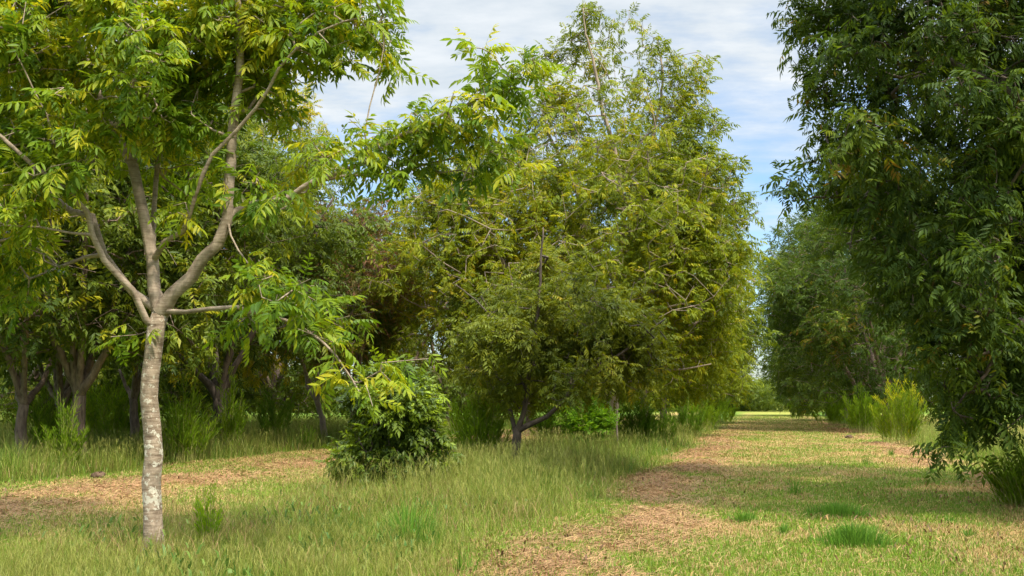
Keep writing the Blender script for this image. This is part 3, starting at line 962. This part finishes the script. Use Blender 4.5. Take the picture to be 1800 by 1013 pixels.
row_tree('dark trunk half wrapped in feathery weeds, right of the young tree', 392, 30.5, 10.5, 5.4, 205, M['leaf_green'], [[(388, 780), (385, 745), (384, 700)], [(384, 702), (365, 675), (345, 655), (310, 620)], [(386, 700), (392, 660), (410, 620)]], 0.27, bm='dark', mu=0.42)
row_tree('pale bent Y-forked trunk standing in shade left of the dark bush', 568, 38.5, 8.5, 3.6, 206, M['leaf_green'], [[(570, 765), (566, 735), (560, 712), (557, 704)], [(558, 706), (548, 692), (541, 682), (535, 640)], [(559, 706), (562, 688), (565, 668), (575, 620)]], 0.16, bm='pale', mu=0.36)
row_tree('maroon brown-leaved tree between green crowns, behind the young tree at right', 606, 35.5, 9.0, 2.5, 207, M['leaf_red'], [[(620, 740), (618, 690)], [(618, 690), (605, 600), (600, 520)], [(618, 690), (640, 600), (645, 500)]], 0.14, mu=0.45, n=800, sd=0.24, sc=1.0, low=3.0)
row_tree('shaded tree behind the dark bush, left of the yellowing tree', 700, 45, 9.5, 4.6, 208, M['leaf_olive'], [[(704, 745), (702, 690)], [(702, 690), (690, 620), (680, 540)], [(702, 690), (720, 620), (730, 540)]], 0.2, mu=0.40)
row_tree('pale green bushy-topped tree rising behind the young tree beside the open sky', 400, 42, 15.5, 5.0, 209, M['leaf_yellow'], [[(400, 740), (400, 680)], [(400, 680), (430, 560), (470, 380)], [(400, 680), (380, 560), (370, 400)]], 0.24, mu=0.62, n=2000)

# --- third row, backing the gaps
G4 = 'orchard trees of the third row at left'
pC = free_tree('pecan_tree', 'deep green background tree at far left, behind the leaning trunk', PX(40, 44), 12, 6.2, 301, 1800, 4, 'low', 1.4, M['leaf_green'], M['bark_old'], low=1.0, nl=62, tone_mu=0.40, group=G4)
copy_thing(pC, PX(215, 48), 1.0, 1.03, 'deep green background tree between the V-forked trunk and the young trunk', G4)
copy_thing(pC, PX(330, 58), 2.2, 1.05, 'deep green background tree seen through the young tree fork', G4)
copy_thing(pC, PX(480, 55), 3.4, 1.0, 'deep green background tree left of the pale Y-forked trunk', G4)
copy_thing(pC, PX(790, 60), 4.6, 0.95, 'deep green background tree behind the feathery weed left of the dark-stemmed tree', G4)
copy_thing(pC, PX(930, 66), 5.5, 1.0, 'deep green background tree directly behind the dark-stemmed tree', G4)

# --- far wood closing the lane
def far_wood():
    V, T, to = [], [], []
    off = 0
    n = 60000
    cx = np.sort(rng.uniform(-150, 110, 150))
    cy = rng.uniform(140, 185, 150)
    chh = rng.uniform(4.2, 7.2, 150)
    k = rng.integers(150, size=n)
    u = rng.random(n)
    pr = np.sin(math.pi * (0.12 + 0.84 * u)) ** 0.6
    a = rng.random(n) * 6.28
    q = 4.5 * pr * rng.random(n) ** 0.4
    pos = np.stack([cx[k] + np.cos(a) * q, cy[k] + np.sin(a) * q, 0.4 + chh[k] * u], 1)
    tone = np.clip(0.45 + rng.normal(size=n) * 0.12 + (rng.normal(size=150) * 0.12)[k], 0, 1)
    V, T, to = place_leaves(TPL['low'][:2], pos, rng.normal(size=(n, 3)) + (0, 0, -0.3), 2.2 + rng.random(n) * 1.3, tone)
    V[:, 2] = np.maximum(V[:, 2], 0.05)
    o = link_mesh('far_wood', V, T, M['leaf_green'], None, {'tone': ('FLOAT', to)})
    o['kind'] = 'stuff'
    o['label'] = 'far-off wood closing the end of the lane'
    o['category'] = 'wood'


far_wood()

# ------------------------------------------------------------------ shrubs and weeds
bb = PX(690, 17.6)
bl = [PL(px, py, r, 17.6 + rng.normal() * 0.35, w) for (px, py, r, w) in [
    (615, 800, 28, 1), (650, 775, 38, 1), (700, 760, 42, 1), (745, 775, 36, 1), (780, 800, 20, .9), (640, 815, 30, 1), (700, 815, 34, 1), (750, 815, 28, 1), (670, 720, 36, .9), (720, 710, 34, .8), (655, 680, 28, .7), (740, 745, 30, .9), (690, 660, 30, 1.5), (645, 705, 36, 1.5), (735, 705, 34, 1.5), (690, 710, 40, 1.3), (660, 660, 20, 1.4), (725, 670, 22, 1.3), (600, 815, 16, .9), (785, 815, 14, .8), (610, 790, 18, 1.0)]]
bst = [([bb + (0, 0, -0.05), bb + (0.03, 0, 0.25)], 0.04, 0.035)] + [([bb + (0, 0, 0.15), bb + (0.5 * c, 0.4 * s, 0.5), bb + (1.0 * c, 0.6 * s, z)], 0.018, 0.006) for c, s, z in ((1, 0, .7), (-1, .2, .6), (.5, 1, 1.1), (-.5, -1, 1.0), (.1, .3, 1.7), (-.3, .2, 1.6), (.7, -.6, .9))]
build_tree('bush', 'dense dark green rounded bush standing in the tall grass left of centre', 'bush', bb, bst, bl, 1150, 3, 'bush', 1.05,
           M['leaf_bush'], M['bark_dark'], step=0.2, twig=0.003, droop=0.1, tone_mu=0.60, tone_sd=0.2, spread=0.1, crown='foliage', nsides=7)


def feathery(name, label, cat, base, w, h, stems, per, mat, seed, blade=0.07, bw=0.006, plume=0.7, group=None, flower=0.0, lean=0.12):
    """a clump of upright stems set with fine thread-like leaves"""
    bw = bw * 0.75
    blade = blade * 1.7
    stems = int(stems * 1.7)
    per = int(per * 0.2)
    r = np.random.default_rng(seed)
    base = np.asarray(base, float)
    root = thing(name, label, cat, base, group)
    a = r.random(stems) * 6.28
    q = w * 0.5 * np.sqrt(r.random(stems))
    foot = np.stack([np.cos(a) * q * 0.8, np.sin(a) * q * 0.8, np.full(stems, -0.03)], 1)
    hh = h * 1.12 * (1 - 0.5 * (q / (w * 0.5)) ** 2) * (0.55 + 0.55 * r.random(stems))
    tip = np.stack([np.cos(a) * q * 1.2 + r.normal(size=stems) * lean * h * 0.4, np.sin(a) * q * 1.2 + r.normal(size=stems) * lean * h * 0.4, hh], 1)
    mid = (foot + tip) / 2 + np.stack([-np.cos(a), -np.sin(a), np.zeros(stems)], 1) * 0.06 * w
    A = np.vstack([foot, mid])
    B = np.vstack([mid, tip])
    V, T = prisms(A, B, np.concatenate([np.full(stems, .006), np.full(stems, .0045)]), np.concatenate([np.full(stems, .0045), np.full(stems, .002)]), 4)
    link_mesh('stem', V, T, M['stem'], root)
    n = stems * per
    s = np.repeat(np.arange(stems), per)
    t = (1 - plume) + plume * r.random(n) ** 0.85
    p = (1 - t)[:, None] ** 2 * foot[s] + (2 * t * (1 - t))[:, None] * (2 * mid[s] - 0.5 * foot[s] - 0.5 * tip[s]) + (t ** 2)[:, None] * tip[s]
    spread_ = (0.25 + 1.0 * np.sin(math.pi * np.clip((t - (1 - plume)) / plume, 0, 1)) ** 0.7)
    d = unit(r.normal(size=(n, 3)) * (0.24, 0.24, 0.2) + (0, 0, 1.0) + np.stack([np.cos(a), np.sin(a), 0 * a], 1)[s] * 0.15)
    p = p + r.normal(size=(n, 3)) * 0.014 * h * spread_[:, None] * (1, 1, 0.5)
    L = blade * (0.5 + 0.6 * r.random(n)) * (0.5 + 0.6 * spread_)
    sd_ = unit(np.cross(d, r.normal(size=(n, 3))))
    e = d * L[:, None] + np.stack([np.zeros(n), np.zeros(n), -0.12 * L], 1) + unit(d * (1, 1, 0)) * (0.10 * L)[:, None]
    m_ = p + d * L[:, None] * 0.55
    V = np.stack([p, m_ - sd_ * bw * .5, p + e, m_ + sd_ * bw * .5], 1).reshape(-1, 3)
    k = np.arange(n)[:, None] * 4
    T = np.vstack([k + np.array([[0, 1, 2]]), k + np.array([[0, 2, 3]])])
    V[:, 2] = np.maximum(V[:, 2], 0.01)
    tone = np.repeat(np.clip(0.5 + r.normal(size=n) * 0.15 + (r.normal(size=stems) * 0.15)[s], 0, 1), 4)
    if flower:                                    # the tops turn yellow
        tone = np.clip(tone + np.repeat(np.where((t > 0.86) & (hh[s] > 0.7 * h), 0.6, 0.0), 4), 0, 1)
    link_mesh('foliage', V, T, mat, root, {'tone': ('FLOAT', tone)})
    return root


FE = [
    ('knee-high bright feathery weed just right of the young tree trunk', 378, 10.7, 0.24, 0.80, 12, 300, 'feather_bright', .05, .007, 0.92, 0),
    ('tall drooping feathery weed left of the dark-stemmed tree', 843, 23.5, 1.1, 2.25, 26, 330, 'feather', .16, .009, 0.8, 0),
    ('broad feathery clump in front of the weed-wrapped trunk', 322, 27, 1.5, 2.01, 34, 260, 'feather', .15, .010, 0.8, 0),
    ('feathery weed climbing against the dark trunk right of the young tree', 408, 29.6, 0.7, 2.30, 16, 260, 'feather', .16, .010, 0.75, 0),
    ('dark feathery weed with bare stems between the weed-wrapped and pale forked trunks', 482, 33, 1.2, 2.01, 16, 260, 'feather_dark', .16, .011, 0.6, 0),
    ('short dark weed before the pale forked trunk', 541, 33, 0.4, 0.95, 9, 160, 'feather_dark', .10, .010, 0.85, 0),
    ('bright reedy clump filling the space behind the V-forked trunk', 196, 34, 2.4, 2.42, 46, 200, 'feather', .20, .012, 0.85, 0),
    ('reedy clump between the two leftmost trunks', 72, 27, 1.1, 1.95, 26, 200, 'feather', .17, .010, 0.85, 0),
    ('blue-green reedy clump in front of the V-forked trunk', 118, 22.5, 0.75, 1.67, 26, 220, 'feather', .13, .008, 0.9, 0),
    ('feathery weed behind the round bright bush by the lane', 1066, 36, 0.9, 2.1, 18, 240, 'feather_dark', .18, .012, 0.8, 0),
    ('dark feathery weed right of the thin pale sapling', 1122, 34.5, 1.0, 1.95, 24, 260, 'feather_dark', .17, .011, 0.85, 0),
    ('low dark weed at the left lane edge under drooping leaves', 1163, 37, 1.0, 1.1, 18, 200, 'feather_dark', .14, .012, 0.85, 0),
    ('rounded feathery weed on the right of the lane beside the farther trees', 1515, 51, 1.5, 2.5, 26, 260, 'feather', .22, .016, 0.85, 0),
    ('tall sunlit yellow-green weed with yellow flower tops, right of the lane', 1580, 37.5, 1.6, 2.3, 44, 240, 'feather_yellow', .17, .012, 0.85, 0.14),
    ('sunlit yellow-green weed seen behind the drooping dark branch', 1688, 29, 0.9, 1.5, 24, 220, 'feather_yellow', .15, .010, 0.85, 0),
    ('spiky green clump at the bottom right corner under the big dark tree', 1798, 15.4, 1.1, 0.85, 44, 200, 'feather', .12, .006, 0.95, 0),
    ('low hazy weed by the far trees on the right of the lane', 1462, 64, 2.0, 2.0, 20, 220, 'feather', .25, .02, 0.85, 0),
    ('small far weed on the right side near the end of the lane', 1412, 86, 2.6, 1.9, 20, 200, 'feather', .30, .03, 0.85, 0),
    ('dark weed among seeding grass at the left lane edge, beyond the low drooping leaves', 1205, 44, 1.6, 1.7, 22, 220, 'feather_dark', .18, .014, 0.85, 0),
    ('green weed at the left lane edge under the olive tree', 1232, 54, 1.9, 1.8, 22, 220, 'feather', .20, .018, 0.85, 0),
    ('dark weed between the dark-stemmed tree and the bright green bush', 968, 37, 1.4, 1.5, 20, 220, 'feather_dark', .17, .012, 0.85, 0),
    ('pale green weed on the left side near the end of the lane', 1262, 70, 2.4, 1.8, 20, 200, 'feather', .28, .025, 0.85, 0),
]
for i, (lb, px, Y, w, h, st, per, mt, bl_, bw_, plm, fl) in enumerate(FE):
    feathery('weed', lb, 'weed', PX(px, Y), w, h, st, per, M[mt], 500 + i, bl_, bw_, plm, group='feathery weeds standing in the uncut strips', flower=fl, lean=0.25 if i == 15 else 0.16)

# round bright bush by the lane, and the thin sapling
rbx = PX(1032, 31)
rl = [PL(px, py, r, 31 + rng.normal() * 0.3, w) for (px, py, r, w) in [(1010, 740, 20, 1), (1035, 722, 20, 1), (1060, 738, 20, 1), (1030, 755, 24, 1), (1050, 765, 20, 1), (1015, 762, 16, .8), (1045, 708, 10, .9), (1008, 722, 10, .9), (1068, 722, 9, .9)]]
rs = [([rbx + (0, 0, -0.05), rbx + (0.02, 0, 0.3)], 0.03, 0.02)] + [([rbx + (0, 0, 0.2), rbx + (0.3 * c, 0.3 * s, 0.7), rbx + (0.55 * c, 0.5 * s, z)], 0.012, 0.005) for c, s, z in ((1, 0, 1.2), (-1, .2, 1.2), (.4, 1, 1.3), (-.4, -1, 1.2), (.1, .2, 1.5))]
build_tree('bush', 'bright green leafy bush right of the dark-stemmed tree', 'bush', rbx, rs, rl, 500, 3, 'sprig', 1.15, M['leaf_bright'], M['stem'],
           step=0.25, twig=0.003, droop=-0.4, tone_mu=0.45, tone_sd=0.2, spread=0.08, crown='foliage', nsides=6)
sp = PX(1086, 32.5)
sl_ = [PL(px, py, r, 32.5, w) for (px, py, r, w) in [(1085, 660, 14, 1), (1078, 640, 12, 1), (1094, 640, 12, 1), (1100, 670, 10, 1)]]
build_tree('sapling', 'thin pale bare-stemmed sapling right of the bright green bush', 'sapling', sp,
           [([sp + (0, 0, -0.05)] + pl([(1086, 770), (1084, 740), (1086, 712), (1082, 680), (1086, 640)], 32.5), 0.035, 0.02)], sl_, 60, 3, 'mid', 1.0, M['leaf_olive'], M['bark_pale'], spread=0.1, crown='foliage', nsides=7)


# ------------------------------------------------------------------ grasses
def strips(p, d, L, w, bend, colr, tipcol=None, side=None):
    """bent blades: root p, lean direction d (horizontal), length, width, bend 0..1.5"""
    n = len(p)
    if side is None:
        a = rng.random(n) * 6.28
        side = np.stack([np.cos(a), np.sin(a), np.zeros(n)], 1)
    up = np.array([0, 0, 1.0])
    h1, h2 = bend * 0.35, bend
    m = p + (up * np.cos(h1)[:, None] + d * np.sin(h1)[:, None]) * (L * 0.55)[:, None]
    t = m + (up * np.cos(h2)[:, None] + d * np.sin(h2)[:, None]) * (L * 0.45)[:, None]
    s = side * (w * 0.5)[:, None]
    V = np.stack([p - s, p + s, m + s * 0.8, m - s * 0.8, t], 1).reshape(-1, 3)
    k = np.arange(n)[:, None] * 5
    T = np.vstack([k + np.array([[0, 1, 2]]), k + np.array([[0, 2, 3]]), k + np.array([[3, 2, 4]])])
    C = np.repeat(colr[:, None], 5, 1)
    if tipcol is not None:
        C[:, 4] = tipcol
    return V, T, C.reshape(-1, 3)


def scatter(n, y0, y1, pw=1.6, half=0.62):
    """points over the ground, thinning with distance from the camera's stand"""
    u = rng.random(n)
    e = 2 - pw
    y = (y0 ** e + u * (y1 ** e - y0 ** e)) ** (1 / e) if abs(e) > 1e-3 else y0 * (y1 / y0) ** u
    x = rng.uniform(-half, half, n) * y
    return x, y


def hdir(n):
    a = rng.random(n) * 6.28
    return np.stack([np.cos(a), np.sin(a), np.zeros(n)], 1)


def stuff(name, label, V, T, C, mat):
    o = link_mesh(name, V, T, mat, None, {'col': ('FLOAT_COLOR', C)})
    o['kind'] = 'stuff'
    o['label'] = label
    o['category'] = 'grass' if 'grass' in name else 'hay'
    return o


def cat3(parts):
    off, Vs, Ts, Cs = 0, [], [], []
    for V, T, C in parts:
        Vs.append(V)
        Ts.append(T + off)
        Cs.append(C)
        off += len(V)
    return np.vstack(Vs), np.vstack(Ts), np.vstack(Cs)


# uncut grass
x, y = scatter(640000, 7.5, 90, 1.75)
o, tall, hay, dry = fields(x, y)
k = rng.random(len(x)) < tall * 0.95 + 0.01
x, y, tall = x[k], y[k], tall[k]
n = len(x)
z = hgt(x, y)
patch = fbm(x * 0.7, y * 0.5, 131)
L = (0.16 + 0.50 * rng.random(n) ** 1.6) * (0.55 + 1.0 * patch)
oo = x - SLOPE * y
L *= 0.35 + 0.65 * tall
L *= np.where(oo < -14, 1.15, 0.26 + 0.68 * sstep(10.2, 19, y)) * (1 - 0.45 * (1 - sstep(-8.0, -6.0, oo)) * (oo > -9))
g = lerp(np.broadcast_to(GREEN, (n, 3)), DEEP, np.clip(rng.normal(size=n) * 0.35 + 0.32 + 1.6 * (patch - 0.5), 0, 1))
g = lerp(g, SEED * 0.9, (rng.random(n) < 0.06 + 0.5 * sstep(0.42, 0.68, fbm(x * 0.9, y * 0.6, 139))) * 0.75) * rng.uniform(0.65, 1.35, (n, 1)) * (0.8 + 0.4 * fbm(x * 2.2, y * 2.2, 141))[:, None]
w = 0.0035 + 0.00027 * y
def combed(x, y):
    a = fbm(x * 0.9, y * 0.9, 163) * 26 + rng.normal(size=len(x)) * 0.9
    return np.stack([np.cos(a), np.sin(a), np.zeros(len(x))], 1)


p1 = strips(np.stack([x, y, z], 1), combed(x, y), L * (0.7 + 0.6 * vnoise(x * 3.1, y * 3.1, 165)), w, np.abs(rng.normal(size=n)) * 0.75 + 0.15, g, lerp(g, SEED, np.full(n, 0.12)))
# long arching blades and culms crossing over the rest
x, y = scatter(52000, 7.5, 60, 1.8)
o, tall, hay, dry = fields(x, y)
k = rng.random(len(x)) < tall * (0.25 + 0.75 * sstep(0.35, 0.6, fbm(x * 0.6, y * 0.5, 157)))
x, y = x[k], y[k]
n = len(x)
pale = np.array([0.24, 0.27, 0.055])
c = lerp(np.broadcast_to(pale, (n, 3)), GREEN, rng.random(n)) * rng.uniform(0.75, 1.25, (n, 1))
oo = x - SLOPE * y
L = (0.40 + 0.38 * rng.random(n)) * np.where(oo < -14, 1.1, 0.40 + 0.6 * sstep(10, 18, y))
p3 = strips(np.stack([x, y, hgt(x, y)], 1), hdir(n), L, 0.0035 + 0.0002 * y, rng.uniform(0.3, 1.9, n), c, c * 1.1)
# broad-leaved weeds and flattened dead thatch among the blades
x, y = scatter(26000, 7.5, 45, 1.8)
o, tall, hay, dry = fields(x, y)
k = rng.random(len(x)) < tall * sstep(0.48, 0.62, fbm(x * 0.8, y * 0.7, 191))
x, y = x[k], y[k]
n = len(x)
c = lerp(np.broadcast_to(np.array([0.06, 0.13, 0.02]), (n, 3)), np.array([0.13, 0.20, 0.025]), rng.random(n))
b0 = np.stack([x, y, hgt(x, y) + rng.uniform(0.03, 0.24, n)], 1)
p4 = strips(b0, hdir(n), rng.uniform(0.06, 0.14, n), rng.uniform(0.018, 0.034, n), rng.uniform(0.7, 1.7, n), c)
x, y = scatter(60000, 7.5, 45, 1.8)
o, tall, hay, dry = fields(x, y)
k = rng.random(len(x)) < tall * sstep(0.40, 0.60, fbm(x * 0.5, y * 0.5, 197)) * 0.8
x, y = x[k], y[k]
n = len(x)
c = lerp(np.broadcast_to(TAN * 0.85, (n, 3)), BROWN, rng.random(n)) * rng.uniform(0.6, 1.15, (n, 1))
p5 = strips(np.stack([x, y, hgt(x, y) + rng.uniform(0.0, 0.16, n)], 1), hdir(n), rng.uniform(0.15, 0.42, n), 0.003 + 0.0002 * y, rng.uniform(1.0, 1.75, n), c)
# seed stalks: fine tan stems with a spray at the top
x, y = scatter(100000, 7.5, 60, 1.7)
o, tall, hay, dry = fields(x, y)
k = rng.random(len(x)) < tall * sstep(0.30, 0.55, fbm(x * 0.45, y * 0.4, 151))
x, y = x[k], y[k]
n = len(x)
z = hgt(x, y)
L = (0.48 + 0.36 * rng.random(n)) * (0.36 + 0.6 * sstep(10, 18, y))
c = lerp(np.broadcast_to(SEED, (n, 3)), GREEN, rng.random(n) * 0.7) * rng.uniform(0.6, 1.1, (n, 1))
dd = hdir(n)
bend = np.abs(rng.normal(size=n)) * 0.35 + 0.1
p2 = strips(np.stack([x, y, z], 1), dd, L, 0.002 + 0.00018 * y, bend, c)
tops = p2[0].reshape(-1, 5, 3)[:, 4]
sprays = []
for j in range(4):
    nn_ = len(tops)
    sprays.append(strips(tops - np.array([0, 0, 1.0]) * rng.uniform(0, .12, nn_)[:, None], hdir(nn_), 0.06 + 0.08 * rng.random(nn_), 0.0018 + 0.00016 * y, rng.uniform(0.7, 1.5, nn_), c * 1.05))
stuff('tall_grass', 'uncut seeding grass in the strips under the tree rows', *cat3([p1, p2, p3, p4, p5] + sprays), M['blade'])

# mown turf of the lanes
x, y = scatter(900000, 7.5, 120, 1.75)
o, tall, hay, dry = fields(x, y)
k = rng.random(len(x)) < (1 - tall) * (1 - 0.80 * hay)
x, y, dry = x[k], y[k], dry[k]
n = len(x)
z = hgt(x, y)
isdry = rng.random(n) < 0.14 + 0.58 * dry
g = lerp(np.broadcast_to(GREEN * 1.05, (n, 3)), DEEP * 1.15, rng.random(n) * 0.8)
g = np.where(isdry[:, None], TAN * rng.uniform(0.65, 1.25, (n, 1)), g * rng.uniform(0.75, 1.35, (n, 1)))
L = np.where(isdry, 0.03 + 0.05 * rng.random(n), 0.025 + 0.06 * rng.random(n) ** 2) * (0.7 + 0.9 * fbm(x * 1.3, y * 1.3, 171))
bend = np.where(isdry, rng.uniform(0.8, 1.6, n), np.abs(rng.normal(size=n)) * 0.7 + 0.3)
stuff('mown_grass', 'short mown grass, green and tan, carpeting the lane', *strips(np.stack([x, y, z], 1), hdir(n), L, 0.0045 + 0.00036 * y, bend, g), M['blade'])

# cuttings lying in windrows
x, y = scatter(560000, 7.5, 70, 1.7)
o, tall, hay, dry = fields(x, y)
k = rng.random(len(x)) < np.clip(hay * 1.1 + 0.10 * (1 - tall), 0, 1)
x, y, hay = x[k], y[k], hay[k]
n = len(x)
z = hgt(x, y) + rng.random(n) * (0.012 + 0.035 * hay)
a = rng.random(n) * 6.28
d = np.stack([np.cos(a), np.sin(a), rng.normal(size=n) * 0.22], 1)
Ls = 0.06 + 0.14 * rng.random(n)
ww = 0.0022 + 0.00024 * y
p = np.stack([x, y, z], 1)
q = p + d * Ls[:, None]
q[:, 2] = np.maximum(q[:, 2], hgt(q[:, 0], q[:, 1]) + 0.004)
m = (p + q) / 2 + np.stack([np.zeros(n), np.zeros(n), 0.02 * rng.random(n)], 1)
s = np.stack([-np.sin(a), np.cos(a), np.zeros(n)], 1) * (ww * 0.5)[:, None] + np.stack([np.zeros(n), np.zeros(n), ww * 0.3], 1)
V = np.stack([p - s, p + s, m + s, m - s, q], 1).reshape(-1, 3)
kk = np.arange(n)[:, None] * 5
T = np.vstack([kk + np.array([[0, 1, 2]]), kk + np.array([[0, 2, 3]]), kk + np.array([[3, 2, 4]])])
c = lerp(np.broadcast_to(TAN, (n, 3)), BROWN, np.clip(rng.normal(size=n) * 0.3 + 0.45 + 0.4 * hay, 0, 1)) * rng.uniform(0.5, 1.15, (n, 1))
x2, y2 = scatter(9000, 7.5, 40, 1.8)
o2, tall2, hay2, dry2 = fields(x2, y2)
k = rng.random(len(x2)) < (1 - tall2) * sstep(0.42, 0.65, fbm(x2 * 0.6, y2 * 0.6, 211))
x2, y2 = x2[k], y2[k]
n2 = len(x2)
c2 = lerp(np.broadcast_to(np.array([0.10, 0.055, 0.030]), (n2, 3)), np.array([0.30, 0.19, 0.06]), rng.random(n2))
fl = strips(np.stack([x2, y2, hgt(x2, y2) + rng.uniform(0.012, 0.04, n2)], 1), hdir(n2), rng.uniform(0.05, 0.11, n2), rng.uniform(0.016, 0.03, n2), rng.uniform(1.25, 1.6, n2), c2)
stuff('cut_hay', 'brown cut hay and fallen leaves lying in rows along the mown lanes', *cat3([(V, T, np.repeat(c, 5, 0)), fl]), M['straw'])

# single tufts standing in the lane
TU = [('bright green tuft on the sunlit lane, right of centre', 1562, 30, .28, .24, 60), ('spiky green tuft on the lane at the edge of the shade', 1520, 25.5, .30, .24, 60),
      ('small bright tuft on the lane nearest the drooping dark branch', 1632, 22.8, .22, .24, 50), ('upright dark green tuft in the shaded middle of the lane', 1392, 17.5, .28, .26, 60),
      ('wide lush green grass patch on the shaded lane', 1465, 14.2, 1.15, .20, 900), ('largest lush green grass patch, lowest on the lane', 1490, 11.3, 0.95, .24, 1000),
      ('pale green tuft left of the wide lush patches', 1302, 13.4, .5, .17, 260), ('little upright tuft below the pale green one', 1372, 12.2, .14, .18, 70),
      ('dark green tuft right of the wide lush patch', 1660, 13.4, .26, .13, 70), ('yellow-green tuft at the right end of the largest lush patch', 1690, 12.0, .30, .12, 60),
      ('broad-bladed grass tuft curling in the bottom foreground left of the lane', 815, 9.6, .40, .26, 26), ('coarse bright tuft in the tall grass below the dark bush', 720, 11.2, .9, .50, 240)]
for i, (lb, px, Y, wd, h_, nb) in enumerate(TU):
    b = PX(px, Y)
    b[2] = float(hgt(np.array([b[0]]), np.array([b[1]]))[0])
    r_ = wd * 0.30 * np.abs(rng.normal(size=nb)) * (0.7 + 0.6 * vnoise(np.arange(nb) * 0.37, np.zeros(nb), i))
    r_ = np.minimum(r_, wd * 0.5 * rng.random(nb) ** 0.3)
    a = rng.random(nb) * 6.28
    p = np.stack([np.cos(a) * r_, np.sin(a) * r_ * 0.8, np.full(nb, -0.02)], 1)
    c = lerp(np.broadcast_to(np.array([0.13, 0.25, 0.020]), (nb, 3)), np.array([0.07, 0.165, 0.016]), rng.random(nb)) * rng.uniform(0.8, 1.2, (nb, 1))
    outd = unit(np.stack([np.cos(a), np.sin(a), np.zeros(nb)], 1) + 0.7 * hdir(nb))
    V, T, C = strips(p, outd, h_ * rng.uniform(0.55, 1.35, nb) * np.clip(1.15 - 0.8 * r_ / wd, 0.3, 1.2), np.full(nb, 0.009 if i != 10 else 0.014), np.abs(rng.normal(size=nb)) * 0.45 + 0.2, c)
    o = link_mesh('grass_tuft', V, T, M['blade'], None, {'col': ('FLOAT_COLOR', C)})
    o.location = b
    o['label'], o['category'], o['group'] = lb, 'grass tuft', 'grass tufts standing in and beside the lane'

# dark clods of cuttings
for lb, px, Y, s_ in (('small dark clod on the mown grass at the bottom, left of the hay', 960, 10.9, 0.045), ('small dark clod on the sunlit lane near its right edge', 1490, 44, 0.13), ('dark clump of cuttings on the tan hay at left', 180, 21, 0.12)):
    b = PX(px, Y)
    b[2] = float(hgt(np.array([b[0]]), np.array([b[1]]))[0])
    u, v = np.meshgrid(np.linspace(0, 2 * math.pi, 13)[:-1], np.linspace(0.05, math.pi - 0.05, 8))
    u, v = u.ravel(), v.ravel()
    rr = s_ * (0.7 + 0.6 * rng.random(len(u)))
    V = np.stack([np.cos(u) * np.sin(v) * rr * 1.3, np.sin(u) * np.sin(v) * rr, np.cos(v) * rr * 0.7 + s_ * 0.4], 1)
    T = []
    for i in range(7):
        for j in range(12):
            q0, q1 = i * 12 + j, i * 12 + (j + 1) % 12
            T += [(q0, q0 + 12, q1 + 12), (q0, q1 + 12, q1)]
    o = link_mesh('clod', V, np.array(T), M['clod'])
    o.location = b
    o['label'], o['category'] = lb, 'clod'
print('TRIS', sum(len(o.data.polygons) for o in scn.objects if o.type == 'MESH'))
